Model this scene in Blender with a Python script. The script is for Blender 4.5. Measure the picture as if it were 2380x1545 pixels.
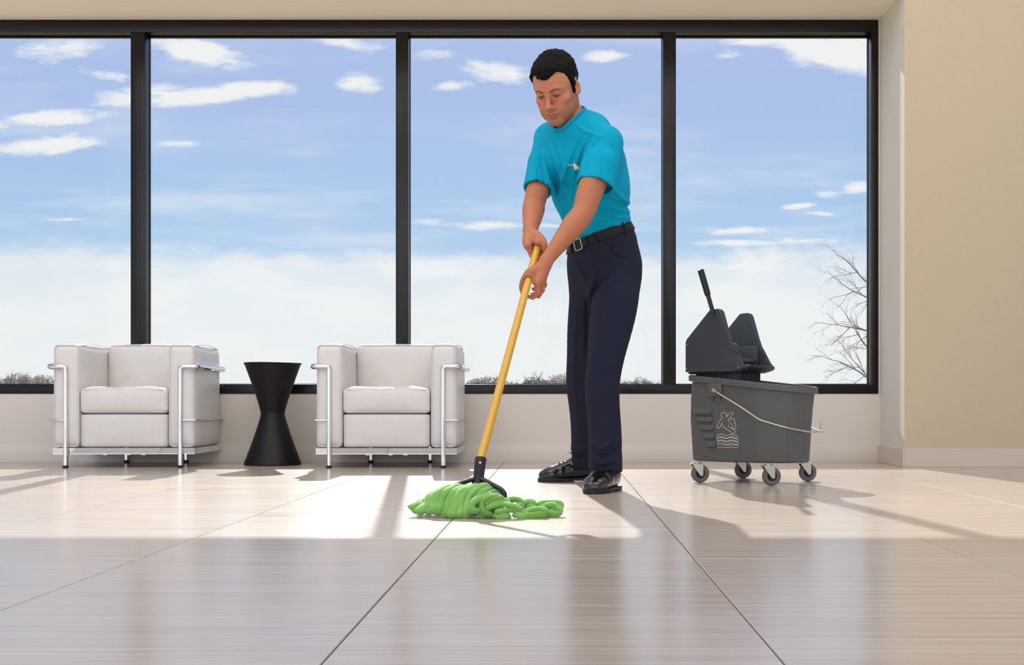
import bpy, bmesh, math, random
import numpy as np
from mathutils import Vector, Matrix, Euler
from mathutils.bvhtree import BVHTree

for _o in list(bpy.data.objects):
    bpy.data.objects.remove(_o, do_unlink=True)
SC = bpy.context.scene
COL = SC.collection
random.seed(7)
NPR = np.random.RandomState(11)

# ------------------------------------------------------------------ camera, light, exposure
F_PX, CX, CY, EYE = 2830.0, 1300.0, 933.0, 0.35      # focal length and view axis for the 2380 px wide frame
cam_data = bpy.data.cameras.new('camera')
cam = bpy.data.objects.new('camera', cam_data)
COL.objects.link(cam)
cam.location = (0, 0, EYE)
cam.rotation_euler = (math.radians(90), 0, 0)
cam_data.sensor_width = 36.0
cam_data.lens = 36.0 * F_PX / 2380.0
cam_data.shift_x = -(CX - 1190.0) / 2380.0
cam_data.shift_y = (CY - 772.5) / 2380.0
cam_data.clip_start = 0.05
cam_data.clip_end = 4000
SC.camera = cam

SC.view_settings.view_transform = 'Standard'
SC.view_settings.look = 'None'
SC.view_settings.gamma = 1.0
SC.view_settings.use_curve_mapping = False
SC.view_settings.exposure = 0.0
SC.cycles.max_bounces = 8
SC.cycles.diffuse_bounces = 4
SC.cycles.glossy_bounces = 4
SC.cycles.transmission_bounces = 4


def lin(c):
    r = []
    for v in c[:3]:
        v = v / 255.0
        r.append(v / 12.92 if v <= 0.04045 else ((v + 0.055) / 1.055) ** 2.4)
    return (r[0], r[1], r[2], 1.0)


SUN_DIR = Vector((0.115, -1.0, -0.62)).normalized()
sun_data = bpy.data.lights.new('sun', 'SUN')
sun_data.energy = 6.3
sun_data.angle = math.radians(0.7)
sun_data.color = (1.0, 0.955, 0.90)
sun = bpy.data.objects.new('sun', sun_data)
sun.rotation_euler = SUN_DIR.to_track_quat('-Z', 'Y').to_euler()
sun.location = (-3, 30, 18)
COL.objects.link(sun)


def area(name, loc, target, sx, sy, power, color):
    d = bpy.data.lights.new(name, 'AREA')
    d.shape = 'RECTANGLE'
    d.size, d.size_y = sx, sy
    d.energy = power
    d.color = color
    o = bpy.data.objects.new(name, d)
    o.location = loc
    o.rotation_euler = (Vector(target) - Vector(loc)).to_track_quat('-Z', 'Y').to_euler()
    COL.objects.link(o)
    return o


# added fill: unseen area lights brighten the room from overhead and behind the viewer
area('overhead_fill_light', (-0.6, 3.3, 4.66), (-0.6, 3.3, 0), 8.0, 4.6, 210, (1.0, 0.975, 0.94))
area('rear_fill_light', (-0.8, -6.0, 2.6), (0.2, 5.5, 1.6), 13.0, 5.0, 300, (1.0, 0.975, 0.95))

# ------------------------------------------------------------------ sky
world = bpy.data.worlds.new('sky')
SC.world = world
world.use_nodes = True
WN, WL = world.node_tree.nodes, world.node_tree.links
WN.clear()


def wnode(t, **kw):
    n = WN.new(t)
    for k, v in kw.items():
        setattr(n, k, v)
    return n


def wmath(op, a, b=None, c=None, clamp=False):
    n = WN.new('ShaderNodeMath')
    n.operation = op
    n.use_clamp = clamp
    for i, v in enumerate((a, b, c)):
        if v is None:
            continue
        if isinstance(v, (int, float)):
            n.inputs[i].default_value = v
        else:
            WL.new(v, n.inputs[i])
    return n.outputs[0]


def wmix(fac, a, b):
    n = WN.new('ShaderNodeMix')
    n.data_type = 'RGBA'
    if isinstance(fac, (int, float)):
        n.inputs[0].default_value = fac
    else:
        WL.new(fac, n.inputs[0])
    for s, v in ((6, a), (7, b)):
        if isinstance(v, tuple):
            n.inputs[s].default_value = v
        else:
            WL.new(v, n.inputs[s])
    return n.outputs[2]


w_tc = wnode('ShaderNodeTexCoord')
w_sep = wnode('ShaderNodeSeparateXYZ')
WL.new(w_tc.outputs['Generated'], w_sep.inputs[0])
wx, wy, wz = w_sep.outputs
front = wmath('GREATER_THAN', wy, 0.05)
ydiv = wmath('MAXIMUM', wy, 0.05)
az = wmath('DIVIDE', wx, ydiv)                 # bearing, tangent of the angle off north
el = wmath('DIVIDE', wz, ydiv)                 # tangent of the elevation seen to the north
w_ramp = wnode('ShaderNodeValToRGB')
cr = w_ramp.color_ramp
stops = [(0.0, (228, 236, 239)), (0.035, (231, 238, 241)), (0.075, (222, 234, 242)), (0.10, (200, 222, 241)),
         (0.125, (178, 207, 238)), (0.16, (172, 202, 237)), (0.22, (173, 195, 236)), (0.30, (176, 193, 236)),
         (0.6, (130, 166, 226)), (1.0, (100, 144, 215))]
while len(cr.elements) < len(stops):
    cr.elements.new(0.5)
for e, (p, c) in zip(cr.elements, stops):
    e.position = p
    e.color = lin(c)
WL.new(wz, w_ramp.inputs[0])
sky_col = w_ramp.outputs[0]
# cloud plane seen in perspective: x / (z + c), y / (z + c)
zc = wmath('ADD', wmath('MAXIMUM', wz, 0.0), 0.10)
w_comb = wnode('ShaderNodeCombineXYZ')
WL.new(wmath('MULTIPLY', wmath('DIVIDE', wx, zc), 1.0), w_comb.inputs[0])
WL.new(wmath('MULTIPLY', wmath('DIVIDE', wy, zc), 1.7), w_comb.inputs[1])


def wnoise(vec, scale, detail, rough, w=0.0, dist=0.0):
    n = WN.new('ShaderNodeTexNoise')
    n.noise_dimensions = '4D'
    n.inputs['W'].default_value = w
    n.inputs['Scale'].default_value = scale
    n.inputs['Detail'].default_value = detail
    n.inputs['Roughness'].default_value = rough
    n.inputs['Distortion'].default_value = dist
    WL.new(vec, n.inputs['Vector'])
    return n.outputs[0]


n_fine = wnoise(w_comb.outputs[0], 4.2, 7, 0.62, 3.1, 0.4)
n_big = wnoise(w_comb.outputs[0], 1.3, 3, 0.5, 8.7)
# a second field on bearing / elevation, stretched sideways like the streaks of a real cirrus deck
w_comb2 = wnode('ShaderNodeCombineXYZ')
WL.new(wmath('MULTIPLY', az, 9.0), w_comb2.inputs[0])
WL.new(wmath('MULTIPLY', el, 27.0), w_comb2.inputs[1])
n_str = wnoise(w_comb2.outputs[0], 1.0, 8, 0.60, 1.3, 0.25)
n_str2 = wnoise(w_comb2.outputs[0], 2.6, 8, 0.66, 5.9, 0.5)


def px_blob(px, py, sx, sy, amp, rot=0.0):
    """one cloud bank at a bearing and elevation of the sky (given by where it was photographed)"""
    x0, z0 = (px - CX) / F_PX, (CY - py) / F_PX
    dx = wmath('SUBTRACT', az, x0)
    dz = wmath('SUBTRACT', el, z0)
    c, s = math.cos(rot), math.sin(rot)
    u = wmath('ADD', wmath('MULTIPLY', dx, c / (sx / F_PX)), wmath('MULTIPLY', dz, s / (sx / F_PX)))
    v = wmath('ADD', wmath('MULTIPLY', dx, -s / (sy / F_PX)), wmath('MULTIPLY', dz, c / (sy / F_PX)))
    q = wmath('ADD', wmath('MULTIPLY', u, u), wmath('MULTIPLY', v, v))
    g = wmath('POWER', 2.718, wmath('MULTIPLY', q, -1.0))
    return wmath('MULTIPLY', g, amp)


blobs = [
    (150, 335, 190, 24, 1.15, 0.06), (405, 334, 80, 13, .85, 0.0), (110, 272, 150, 24, 1.0, 0.05),
    (-120, 290, 200, 30, 1.0, 0.0), (230, 172, 80, 18, .9, -0.2),
    (300, 225, 120, 28, .85, 0.1), (440, 225, 150, 18, .95, 0.08), (610, 205, 110, 18, .95, 0.05),
    (450, 115, 130, 32, .95, -0.25), (90, 120, 150, 34, .7, 0.0), (825, 192, 78, 26, 1.05, 0.0), (800, 100, 110, 22, .9, -0.15),
    (1050, 198, 55, 16, .95, 0.0), (1160, 165, 120, 32, 1.0, -0.2), (1015, 120, 90, 28, .85, 0.0), (1410, 132, 55, 18, .95, 0.0),
    (1900, 112, 180, 44, 1.5, -0.36), (2040, 130, 190, 60, 1.6, -0.30), (1790, 84, 150, 26, 1.2, 0.0), (1690, 126, 55, 16, .8, 0.1),
    (1915, 452, 42, 14, .95, -0.1), (1990, 436, 48, 16, .95, 0.0), (1865, 478, 48, 8, .85, 0.1), (1910, 497, 48, 8, .85, -0.1),
    (1020, 520, 90, 13, .75, 0.0), (1130, 528, 90, 16, .75, 0.0), (1290, 525, 50, 9, .8, 0.0),
    (1720, 535, 110, 12, .65, 0.0), (1700, 565, 140, 10, .65, 0.0), (1880, 560, 110, 12, .6, 0.0),
    (160, 510, 70, 5, .7, 0.0), (660, 512, 40, 6, .6, 0.0), (880, 555, 70, 16, .65, 0.0), (60, 585, 170, 26, .9, -0.05),
    (330, 600, 240, 26, .6, -0.05), (1680, 620, 260, 24, .8, -0.05)]
cloud = None
for b in blobs:
    g = px_blob(*b)
    cloud = g if cloud is None else wmath('MAXIMUM', cloud, g)
# banks are shaped by the noise: coverage + noise, pushed through a soft threshold
shape = wmath('ADD', wmath('MULTIPLY', wmath('SUBTRACT', n_str, 0.5), 2.6), wmath('MULTIPLY', wmath('SUBTRACT', n_str2, 0.5), 1.5))
bank = wmath('ADD', cloud, wmath('MULTIPLY', shape, 1.05))


def wsmooth(v, a, b):
    n = WN.new('ShaderNodeMapRange')
    n.interpolation_type = 'SMOOTHSTEP'
    n.inputs['From Min'].default_value = a
    n.inputs['From Max'].default_value = b
    WL.new(v, n.inputs['Value'])
    return n.outputs[0]


bank = wmath('MULTIPLY', wmath('MULTIPLY', wsmooth(bank, 0.36, 1.05), front), wsmooth(cloud, 0.02, 0.40))
# thin cirrus everywhere, and the long bright deck that fills the sky down to the horizon
veil = wmath('MULTIPLY', wsmooth(wmath('ADD', n_big, wmath('MULTIPLY', n_fine, 0.5)), 0.68, 1.05), 0.42)
edge_ = wmath('ADD', wz, wmath('ADD', wmath('MULTIPLY', wmath('SUBTRACT', n_str, 0.5), -0.045), wmath('MULTIPLY', wmath('SUBTRACT', n_str2, 0.5), -0.025)))
deck = wmath('MULTIPLY', wsmooth(edge_, 0.126, 0.108), wmath('ADD', 0.50, wmath('MULTIPLY', wsmooth(n_str, 0.36, 0.66), 0.45)))
tot = wmath('MAXIMUM', wmath('MAXIMUM', bank, veil), deck, clamp=True)
sky_final = wmix(tot, sky_col, lin((243, 244, 244)))
w_bg = wnode('ShaderNodeBackground')
w_bg.inputs['Strength'].default_value = 1.0
WL.new(sky_final, w_bg.inputs['Color'])
w_out = wnode('ShaderNodeOutputWorld')
WL.new(w_bg.outputs[0], w_out.inputs[0])


# ------------------------------------------------------------------ helpers
def at(px, py, d):
    """the point at depth d that lies on the sight line of a measured photo pixel"""
    return Vector(((px - CX) / F_PX * d, d, EYE + (CY - py) / F_PX * d))


def tag(o, label=None, cat=None, group=None, kind=None):
    if label:
        o['label'] = label
    if cat:
        o['category'] = cat
    if group:
        o['group'] = group
    if kind:
        o['kind'] = kind
    return o


def empty(name, loc=(0, 0, 0), rz=0.0, parent=None):
    o = bpy.data.objects.new(name, None)
    o.location = loc
    o.rotation_euler = (0, 0, rz)
    o.empty_display_size = 0.1
    COL.objects.link(o)
    if parent:
        o.parent = parent
    return o


def finish(name, bm, mat, parent=None, sharp=40, loc=None):
    bmesh.ops.recalc_face_normals(bm, faces=bm.faces[:])
    me = bpy.data.meshes.new(name)
    bm.to_mesh(me)
    bm.free()
    return link_mesh(name, me, mat, parent, sharp, loc)


def link_mesh(name, me, mat, parent=None, sharp=40, loc=None):
    if mat is not None:
        for m in (mat if isinstance(mat, (list, tuple)) else [mat]):
            me.materials.append(m)
    for p in me.polygons:
        p.use_smooth = sharp > 0
    if 0 < sharp < 180:
        me.set_sharp_from_angle(angle=math.radians(sharp))
    o = bpy.data.objects.new(name, me)
    COL.objects.link(o)
    if parent:
        o.parent = parent
    if loc is not None:
        o.location = loc
    return o


def add_box(bm, lo, hi, bevel=0.0, seg=2):
    lo, hi = Vector(lo), Vector(hi)
    b = bmesh.new()
    bmesh.ops.create_cube(b, size=1.0)
    for v in b.verts:
        v.co = Vector(((v.co.x + .5) * (hi.x - lo.x) + lo.x, (v.co.y + .5) * (hi.y - lo.y) + lo.y, (v.co.z + .5) * (hi.z - lo.z) + lo.z))
    if bevel > 0:
        bmesh.ops.bevel(b, geom=b.edges[:], offset=bevel, segments=seg, affect='EDGES', profile=0.5)
    merge(bm, b)


def merge(bm, b, M=None):
    if M is not None:
        bmesh.ops.transform(b, matrix=M, verts=b.verts[:])
    me = bpy.data.meshes.new('tmp')
    b.to_mesh(me)
    b.free()
    bm.from_mesh(me)
    bpy.data.meshes.remove(me)


def box_obj(name, lo, hi, mat, parent=None, bevel=0.003, seg=2):
    bm = bmesh.new()
    add_box(bm, lo, hi, bevel, seg)
    return finish(name, bm, mat, parent, 35)


def smooth_path(pts, n=6):
    """Catmull-Rom through the points"""
    P = [Vector(p) for p in pts]
    out = []
    for i in range(len(P) - 1):
        p0 = P[i - 1] if i else P[0] * 2 - P[1]
        p1, p2 = P[i], P[i + 1]
        p3 = P[i + 2] if i + 2 < len(P) else P[-1] * 2 - P[-2]
        for k in range(n):
            t = k / n
            out.append(0.5 * ((2 * p1) + (p2 - p0) * t + (2 * p0 - 5 * p1 + 4 * p2 - p3) * t * t + (3 * p1 - p0 - 3 * p2 + p3) * t ** 3))
    out.append(P[-1].copy())
    return out


def bent_path(pts, r, n=6):
    """polyline with rounded corners of radius r"""
    P = [Vector(p) for p in pts]
    out = [P[0]]
    for i in range(1, len(P) - 1):
        a, b, c = P[i - 1], P[i], P[i + 1]
        d1, d2 = (a - b).normalized(), (c - b).normalized()
        rr = min(r, (a - b).length * .49, (c - b).length * .49)
        s, e = b + d1 * rr, b + d2 * rr
        for k in range(n + 1):
            t = k / n
            out.append(s * (1 - t) ** 2 + b * 2 * t * (1 - t) + e * t * t)
    out.append(P[-1])
    return out


def add_tube(bm, pts, rad, seg=12, closed=False, caps=True, flat=None, up=None):
    """sweep a circle (or an ellipse: flat = (across, along 'up')) along pts; rad is a number or one per point"""
    P = [Vector(p) for p in pts]
    n = len(P)
    R = [rad] * n if isinstance(rad, (int, float)) else list(rad)
    tang = []
    for i in range(n):
        if closed:
            t = P[(i + 1) % n] - P[i - 1]
        else:
            t = P[min(i + 1, n - 1)] - P[max(i - 1, 0)]
        tang.append(t.normalized() if t.length > 1e-9 else Vector((0, 0, 1)))
    ref = Vector(up) if up is not None else (Vector((0, 0, 1)) if abs(tang[0].z) < 0.9 else Vector((1, 0, 0)))
    nv = (ref - tang[0] * ref.dot(tang[0])).normalized()
    rings = []
    for i in range(n):
        if up is not None:
            nv = (ref - tang[i] * ref.dot(tang[i]))
            nv = nv.normalized() if nv.length > 1e-6 else Vector((1, 0, 0))
        else:
            nv = (nv - tang[i] * nv.dot(tang[i])).normalized()
        bv = tang[i].cross(nv)
        ring = []
        for k in range(seg):
            a = 2 * math.pi * k / seg
            fa, fb = flat if flat else (1, 1)
            ring.append(bm.verts.new(P[i] + bv * math.cos(a) * R[i] * fa + nv * math.sin(a) * R[i] * fb))
        rings.append(ring)
    for i in range(n if closed else n - 1):
        A, B = rings[i], rings[(i + 1) % n]
        for k in range(seg):
            bm.faces.new((A[k], A[(k + 1) % seg], B[(k + 1) % seg], B[k]))
    if caps and not closed:
        bm.faces.new(rings[0][::-1])
        bm.faces.new(rings[-1])
    return rings


def tube_obj(name, pts, rad, mat, parent=None, seg=12, **kw):
    bm = bmesh.new()
    add_tube(bm, pts, rad, seg, **kw)
    return finish(name, bm, mat, parent, 50)


def add_lathe(bm, prof, seg=48, M=None):
    b = bmesh.new()
    rings = []
    for r, z in prof:
        if r < 1e-6:
            rings.append([b.verts.new((0, 0, z))])
        else:
            rings.append([b.verts.new((r * math.cos(2 * math.pi * k / seg), r * math.sin(2 * math.pi * k / seg), z)) for k in range(seg)])
    for A, B in zip(rings[:-1], rings[1:]):
        if len(A) == 1 and len(B) == 1:
            continue
        for k in range(seg):
            k2 = (k + 1) % seg
            if len(A) == 1:
                b.faces.new((A[0], B[k2], B[k]))
            elif len(B) == 1:
                b.faces.new((A[k], A[k2], B[0]))
            else:
                b.faces.new((A[k], A[k2], B[k2], B[k]))
    merge(bm, b, M)


def lathe_obj(name, prof, mat, parent=None, seg=48, M=None, sharp=40):
    bm = bmesh.new()
    add_lathe(bm, prof, seg, M)
    return finish(name, bm, mat, parent, sharp)


def add_prism(bm, poly, thick, M=None, bevel=0.0, seg=2):
    """polygon in the xy plane extruded by thick along z"""
    b = bmesh.new()
    lo = [b.verts.new((x, y, 0)) for x, y in poly]
    hi = [b.verts.new((x, y, thick)) for x, y in poly]
    n = len(poly)
    b.faces.new(lo[::-1])
    b.faces.new(hi)
    for i in range(n):
        b.faces.new((lo[i], lo[(i + 1) % n], hi[(i + 1) % n], hi[i]))
    if bevel > 0:
        ed = [e for e in b.edges if abs(e.verts[0].co.z - e.verts[1].co.z) < 1e-7]
        bmesh.ops.bevel(b, geom=ed, offset=bevel, segments=seg, affect='EDGES', profile=0.5)
    merge(bm, b, M)


def align_z(a, b):
    """matrix that puts local z from a towards b"""
    a, b = Vector(a), Vector(b)
    return Matrix.Translation(a) @ (b - a).to_track_quat('Z', 'Y').to_matrix().to_4x4()


def copy_tree(o, parent=None):
    c = o.copy()
    COL.objects.link(c)
    c.parent = parent
    for ch in list(o.children):
        copy_tree(ch, c)
    return c


# ------------------------------------------------------------------ materials
def mat(name, rgb, rough=0.5, metal=0.0, spec=0.5, noise=None, bump=None, coat=0.0, sheen=0.0, sss=0.0, vcol=None):
    """procedural Principled material; noise = (scale, second colour, amount), bump = (scale, strength[, stretch])"""
    m = bpy.data.materials.new(name)
    m.use_nodes = True
    N, L = m.node_tree.nodes, m.node_tree.links
    p = N['Principled BSDF']
    p.inputs['Base Color'].default_value = lin(rgb)
    p.inputs['Roughness'].default_value = rough
    p.inputs['Metallic'].default_value = metal
    p.inputs['Specular IOR Level'].default_value = spec
    p.inputs['Coat Weight'].default_value = coat
    p.inputs['Sheen Weight'].default_value = sheen
    if sss:
        p.inputs['Subsurface Weight'].default_value = sss
        p.inputs['Subsurface Radius'].default_value = (0.010, 0.004, 0.002)
        p.inputs['Subsurface Scale'].default_value = 0.6
    tc = N.new('ShaderNodeTexCoord')
    src = None
    if vcol:
        at_ = N.new('ShaderNodeAttribute')
        at_.attribute_name = vcol
        src = at_.outputs['Color']
        L.new(src, p.inputs['Base Color'])
    if noise:
        nt = N.new('ShaderNodeTexNoise')
        nt.inputs['Scale'].default_value = noise[0]
        nt.inputs['Detail'].default_value = 6
        L.new(tc.outputs['Object'], nt.inputs['Vector'])
        rp = N.new('ShaderNodeMapRange')
        rp.inputs['From Min'].default_value = 0.35
        rp.inputs['From Max'].default_value = 0.65
        rp.inputs['To Max'].default_value = noise[2]
        L.new(nt.outputs[0], rp.inputs['Value'])
        mx = N.new('ShaderNodeMix')
        mx.data_type = 'RGBA'
        L.new(rp.outputs[0], mx.inputs[0])
        if src is not None:
            L.new(src, mx.inputs[6])
        else:
            mx.inputs[6].default_value = lin(rgb)
        mx.inputs[7].default_value = lin(noise[1])
        L.new(mx.outputs[2], p.inputs['Base Color'])
    if bump:
        nb = N.new('ShaderNodeTexNoise')
        nb.inputs['Scale'].default_value = bump[0]
        nb.inputs['Detail'].default_value = 5
        if len(bump) > 2:
            mp = N.new('ShaderNodeMapping')
            mp.inputs['Scale'].default_value = bump[2]
            L.new(tc.outputs['Object'], mp.inputs['Vector'])
            L.new(mp.outputs[0], nb.inputs['Vector'])
        else:
            L.new(tc.outputs['Object'], nb.inputs['Vector'])
        bp = N.new('ShaderNodeBump')
        bp.inputs['Strength'].default_value = bump[1]
        bp.inputs['Distance'].default_value = 0.002
        L.new(nb.outputs[0], bp.inputs['Height'])
        L.new(bp.outputs[0], p.inputs['Normal'])
    return m


M_WALL = mat('painted_plaster_warm_white', (214, 206, 196), 0.75, bump=(220, 0.06))
M_BEIGE = mat('painted_plaster_beige', (196, 179, 150), 0.8, noise=(30, (192, 175, 148), .5), bump=(260, 0.06))
M_BASEBOARD = mat('painted_baseboard', (203, 190, 174), 0.6, bump=(260, 0.05))
M_SOFFIT = mat('painted_plaster_light_beige', (250, 238, 220), 0.8, bump=(260, 0.06))
M_FRAME = mat('black_anodised_aluminium', (8, 8, 8), 0.32, 0.0, 0.36, bump=(300, 0.03))
M_CHROME = mat('polished_chrome', (225, 225, 228), 0.07, 1.0)
M_LEATHER = mat('white_leather', (218, 214, 211), 0.42, noise=(14, (212, 208, 204), .6), bump=(420, 0.12))
M_PIPING = mat('white_leather_piping', (213, 209, 205), 0.45)
M_GLIDE = mat('black_rubber_glide', (20, 20, 20), 0.6)
M_BLACKTABLE = mat('black_moulded_plastic', (9, 9, 10), 0.45, spec=0.35, noise=(60, (12, 12, 14), .5), bump=(900, 0.10, (1, 1, 6)))
M_GREY = mat('grey_moulded_plastic', (86, 86, 83), 0.5, noise=(400, (78, 79, 77), .5), bump=(700, 0.15))
M_SLATE = mat('slate_grey_plastic', (52, 57, 62), 0.5, noise=(300, (46, 51, 56), .5), bump=(700, 0.18))
M_BLACKPL = mat('black_plastic', (18, 18, 19), 0.42, bump=(500, 0.1))
M_ZINC = mat('zinc_plated_steel', (196, 190, 176), 0.32, 0.9, noise=(60, (176, 170, 156), .5))
M_TYRE = mat('grey_rubber_tyre', (98, 94, 92), 0.6)
M_HUB = mat('black_wheel_hub', (14, 14, 14), 0.5)
M_WHITE_PRINT = mat('white_print', (226, 220, 212), 0.6)
M_YELLOW = mat('yellow_lacquered_wood', (210, 160, 36), 0.36, noise=(60, (194, 144, 28), .5), coat=0.2)
M_MOP = mat('green_microfibre', (132, 182, 92), 0.95, sheen=0.4, noise=(14, (100, 164, 58), .8), bump=(600, 0.28))
M_LAWN = mat('autumn_lawn', (128, 132, 88), 0.95, noise=(0.3, (150, 138, 96), .8))
M_BARK = mat('grey_bark', (164, 156, 152), 0.9, noise=(3, (140, 132, 130), .6))
M_TWIG = mat('pale_bare_twigs', (168, 156, 144), 0.9, noise=(.4, (140, 126, 116), .6))
M_LEAFPALE = mat('withered_pale_foliage', (204, 190, 170), 0.9, noise=(.5, (186, 174, 160), .7))
M_LEAFGREEN = mat('dull_green_foliage', (134, 152, 136), 0.9, noise=(.5, (150, 160, 144), .7))
M_LEAFRUST = mat('rust_autumn_foliage', (196, 160, 122), 0.9, noise=(.5, (176, 146, 120), .7))


def glass_material():
    m = bpy.data.materials.new('clear_window_glass')
    m.use_nodes = True
    N, L = m.node_tree.nodes, m.node_tree.links
    N.clear()
    tr = N.new('ShaderNodeBsdfTransparent')
    tr.inputs[0].default_value = (0.985, 0.992, 0.99, 1)
    gl = N.new('ShaderNodeBsdfGlossy')
    gl.inputs['Roughness'].default_value = 0.0
    fr = N.new('ShaderNodeFresnel')
    fr.inputs['IOR'].default_value = 1.16
    mx = N.new('ShaderNodeMixShader')
    L.new(fr.outputs[0], mx.inputs[0])
    L.new(tr.outputs[0], mx.inputs[1])
    L.new(gl.outputs[0], mx.inputs[2])
    o = N.new('ShaderNodeOutputMaterial')
    L.new(mx.outputs[0], o.inputs[0])
    return m


M_GLASS = glass_material()


def tile_material():
    m = bpy.data.materials.new('brushed_porcelain_tile')
    m.use_nodes = True
    N, L = m.node_tree.nodes, m.node_tree.links
    p = N['Principled BSDF']
    geo = N.new('ShaderNodeNewGeometry')
    oi = N.new('ShaderNodeObjectInfo')
    off = N.new('ShaderNodeVectorMath')
    off.operation = 'MULTIPLY_ADD'
    cmb = N.new('ShaderNodeCombineXYZ')
    for i in range(3):
        L.new(oi.outputs['Random'], cmb.inputs[i])
    L.new(cmb.outputs[0], off.inputs[0])
    off.inputs[1].default_value = (31.0, 47.0, 5.0)
    L.new(geo.outputs['Position'], off.inputs[2])
    mp = N.new('ShaderNodeMapping')
    mp.inputs['Scale'].default_value = (1.6, 70.0, 1.0)
    L.new(off.outputs[0], mp.inputs['Vector'])
    n1 = N.new('ShaderNodeTexNoise')
    n1.inputs['Scale'].default_value = 1.0
    n1.inputs['Detail'].default_value = 7
    n1.inputs['Roughness'].default_value = 0.65
    L.new(mp.outputs[0], n1.inputs['Vector'])
    mp2 = N.new('ShaderNodeMapping')
    mp2.inputs['Scale'].default_value = (3.0, 320.0, 1.0)
    L.new(off.outputs[0], mp2.inputs['Vector'])
    n2 = N.new('ShaderNodeTexNoise')
    n2.inputs['Scale'].default_value = 1.0
    n2.inputs['Detail'].default_value = 3
    L.new(mp2.outputs[0], n2.inputs['Vector'])
    r = N.new('ShaderNodeValToRGB')
    r.color_ramp.elements[0].position = 0.32
    r.color_ramp.elements[0].color = lin((169, 155, 142))
    r.color_ramp.elements[1].position = 0.68
    r.color_ramp.elements[1].color = lin((194, 181, 167))
    L.new(n1.outputs[0], r.inputs[0])
    hs = N.new('ShaderNodeHueSaturation')
    v = N.new('ShaderNodeMapRange')
    v.inputs['To Min'].default_value = 0.97
    v.inputs['To Max'].default_value = 1.03
    L.new(oi.outputs['Random'], v.inputs['Value'])
    L.new(v.outputs[0], hs.inputs['Value'])
    L.new(r.outputs[0], hs.inputs['Color'])
    L.new(hs.outputs[0], p.inputs['Base Color'])
    rr = N.new('ShaderNodeMapRange')
    rr.inputs['To Min'].default_value = 0.16
    rr.inputs['To Max'].default_value = 0.27
    L.new(n1.outputs[0], rr.inputs['Value'])
    L.new(rr.outputs[0], p.inputs['Roughness'])
    p.inputs['IOR'].default_value = 1.65
    bp = N.new('ShaderNodeBump')
    bp.inputs['Strength'].default_value = 0.035
    bp.inputs['Distance'].default_value = 0.001
    L.new(n2.outputs[0], bp.inputs['Height'])
    L.new(bp.outputs[0], p.inputs['Normal'])
    return m


M_TILE = tile_material()
M_GROUT = mat('brown_grout', (120, 104, 90), 0.9)
# ------------------------------------------------------------------ the room
WALL_Y = 7.02
SCL = F_PX / WALL_Y                                   # 403 px per metre on the window wall
RET_Y, RET_X = 6.516, 1.847                           # the wall that stands forward at the right
SILL_Z, HEAD_Z = 0.3947, 2.5500
LEFT_X = -5.6

floor = box_obj('floor', (-5.6, -3.2, -0.16), (5.2, 7.16, -0.006), M_GROUT, bevel=0)
tag(floor, kind='structure')
PITCH, GAP = 0.6185, 0.0026
bm = bmesh.new()
add_box(bm, (GAP / 2, GAP / 2, -0.010), (PITCH - GAP / 2, PITCH - GAP / 2, 0.0), 0.0012, 1)
t0 = finish('tile', bm, M_TILE, floor, 30)
first = True
x_lines = [-0.318 + PITCH * k for k in range(-8, 8)]
y_lines = [2.095 + PITCH * k for k in range(-8, 8)]
for xi in x_lines:
    for yi in y_lines:
        if yi > WALL_Y or (xi > RET_X + 0.02 and yi > RET_Y):
            continue
        o = t0 if first else t0.copy()
        if not first:
            COL.objects.link(o)
        first = False
        o.parent = floor
        o.location = (xi, yi, 0)

wall_back = empty('wall_back', (0, WALL_Y, 0))
tag(wall_back, kind='structure')
box_obj('wall_apron', (LEFT_X, 0, 0.0), (RET_X + 0.35, 0.14, SILL_Z), M_WALL, wall_back, bevel=0)
box_obj('wall_head', (LEFT_X, 0, HEAD_Z), (RET_X + 0.35, 0.14, 4.7), M_WALL, wall_back, bevel=0)
box_obj('wall_pier', (RET_X - 0.008, 0, SILL_Z), (RET_X + 0.35, 0.14, HEAD_Z), M_WALL, wall_back, bevel=0)

wall_right = box_obj('wall_right', (RET_X, RET_Y, -0.01), (5.2, WALL_Y + 0.14, 4.7), [M_BEIGE, M_WALL], None, bevel=0)
for p in wall_right.data.polygons:
    if p.normal.x < -0.9:
        p.material_index = 1
tag(wall_right, kind='structure')
soffit = box_obj('soffit_trim', (LEFT_X, RET_Y, HEAD_Z + 0.004), (RET_X, WALL_Y, 4.7), M_SOFFIT, None, bevel=0)
soffit.name = 'trim_1'
tag(soffit, kind='structure')
ceiling = box_obj('ceiling', (LEFT_X, -3.2, 4.7), (5.2, WALL_Y + 0.14, 4.86), M_WALL, None, bevel=0)
tag(ceiling, kind='structure')

bb = box_obj('baseboard_back', (LEFT_X, WALL_Y - 0.006, 0.0), (RET_X - 0.006, WALL_Y, 0.098), M_WALL, None, bevel=0.0015)
tag(bb, kind='structure')
bm = bmesh.new()
add_box(bm, (RET_X - 0.012, RET_Y - 0.012, 0.0), (RET_X, WALL_Y - 0.006, 0.098), 0.0015, 1)
add_box(bm, (RET_X, RET_Y - 0.012, 0.0), (5.2, RET_Y, 0.098), 0.0015, 1)
bb2 = finish('baseboard_right', bm, M_BASEBOARD, None, 30)
tag(bb2, kind='structure')

# ---- the ribbon window: one black frame, four bays
FD = 0.094                                            # frame depth
z0, z1 = 0.4487, 2.4785


def wx_(px, y=WALL_Y):
    return (px - CX) / F_PX * y


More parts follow.
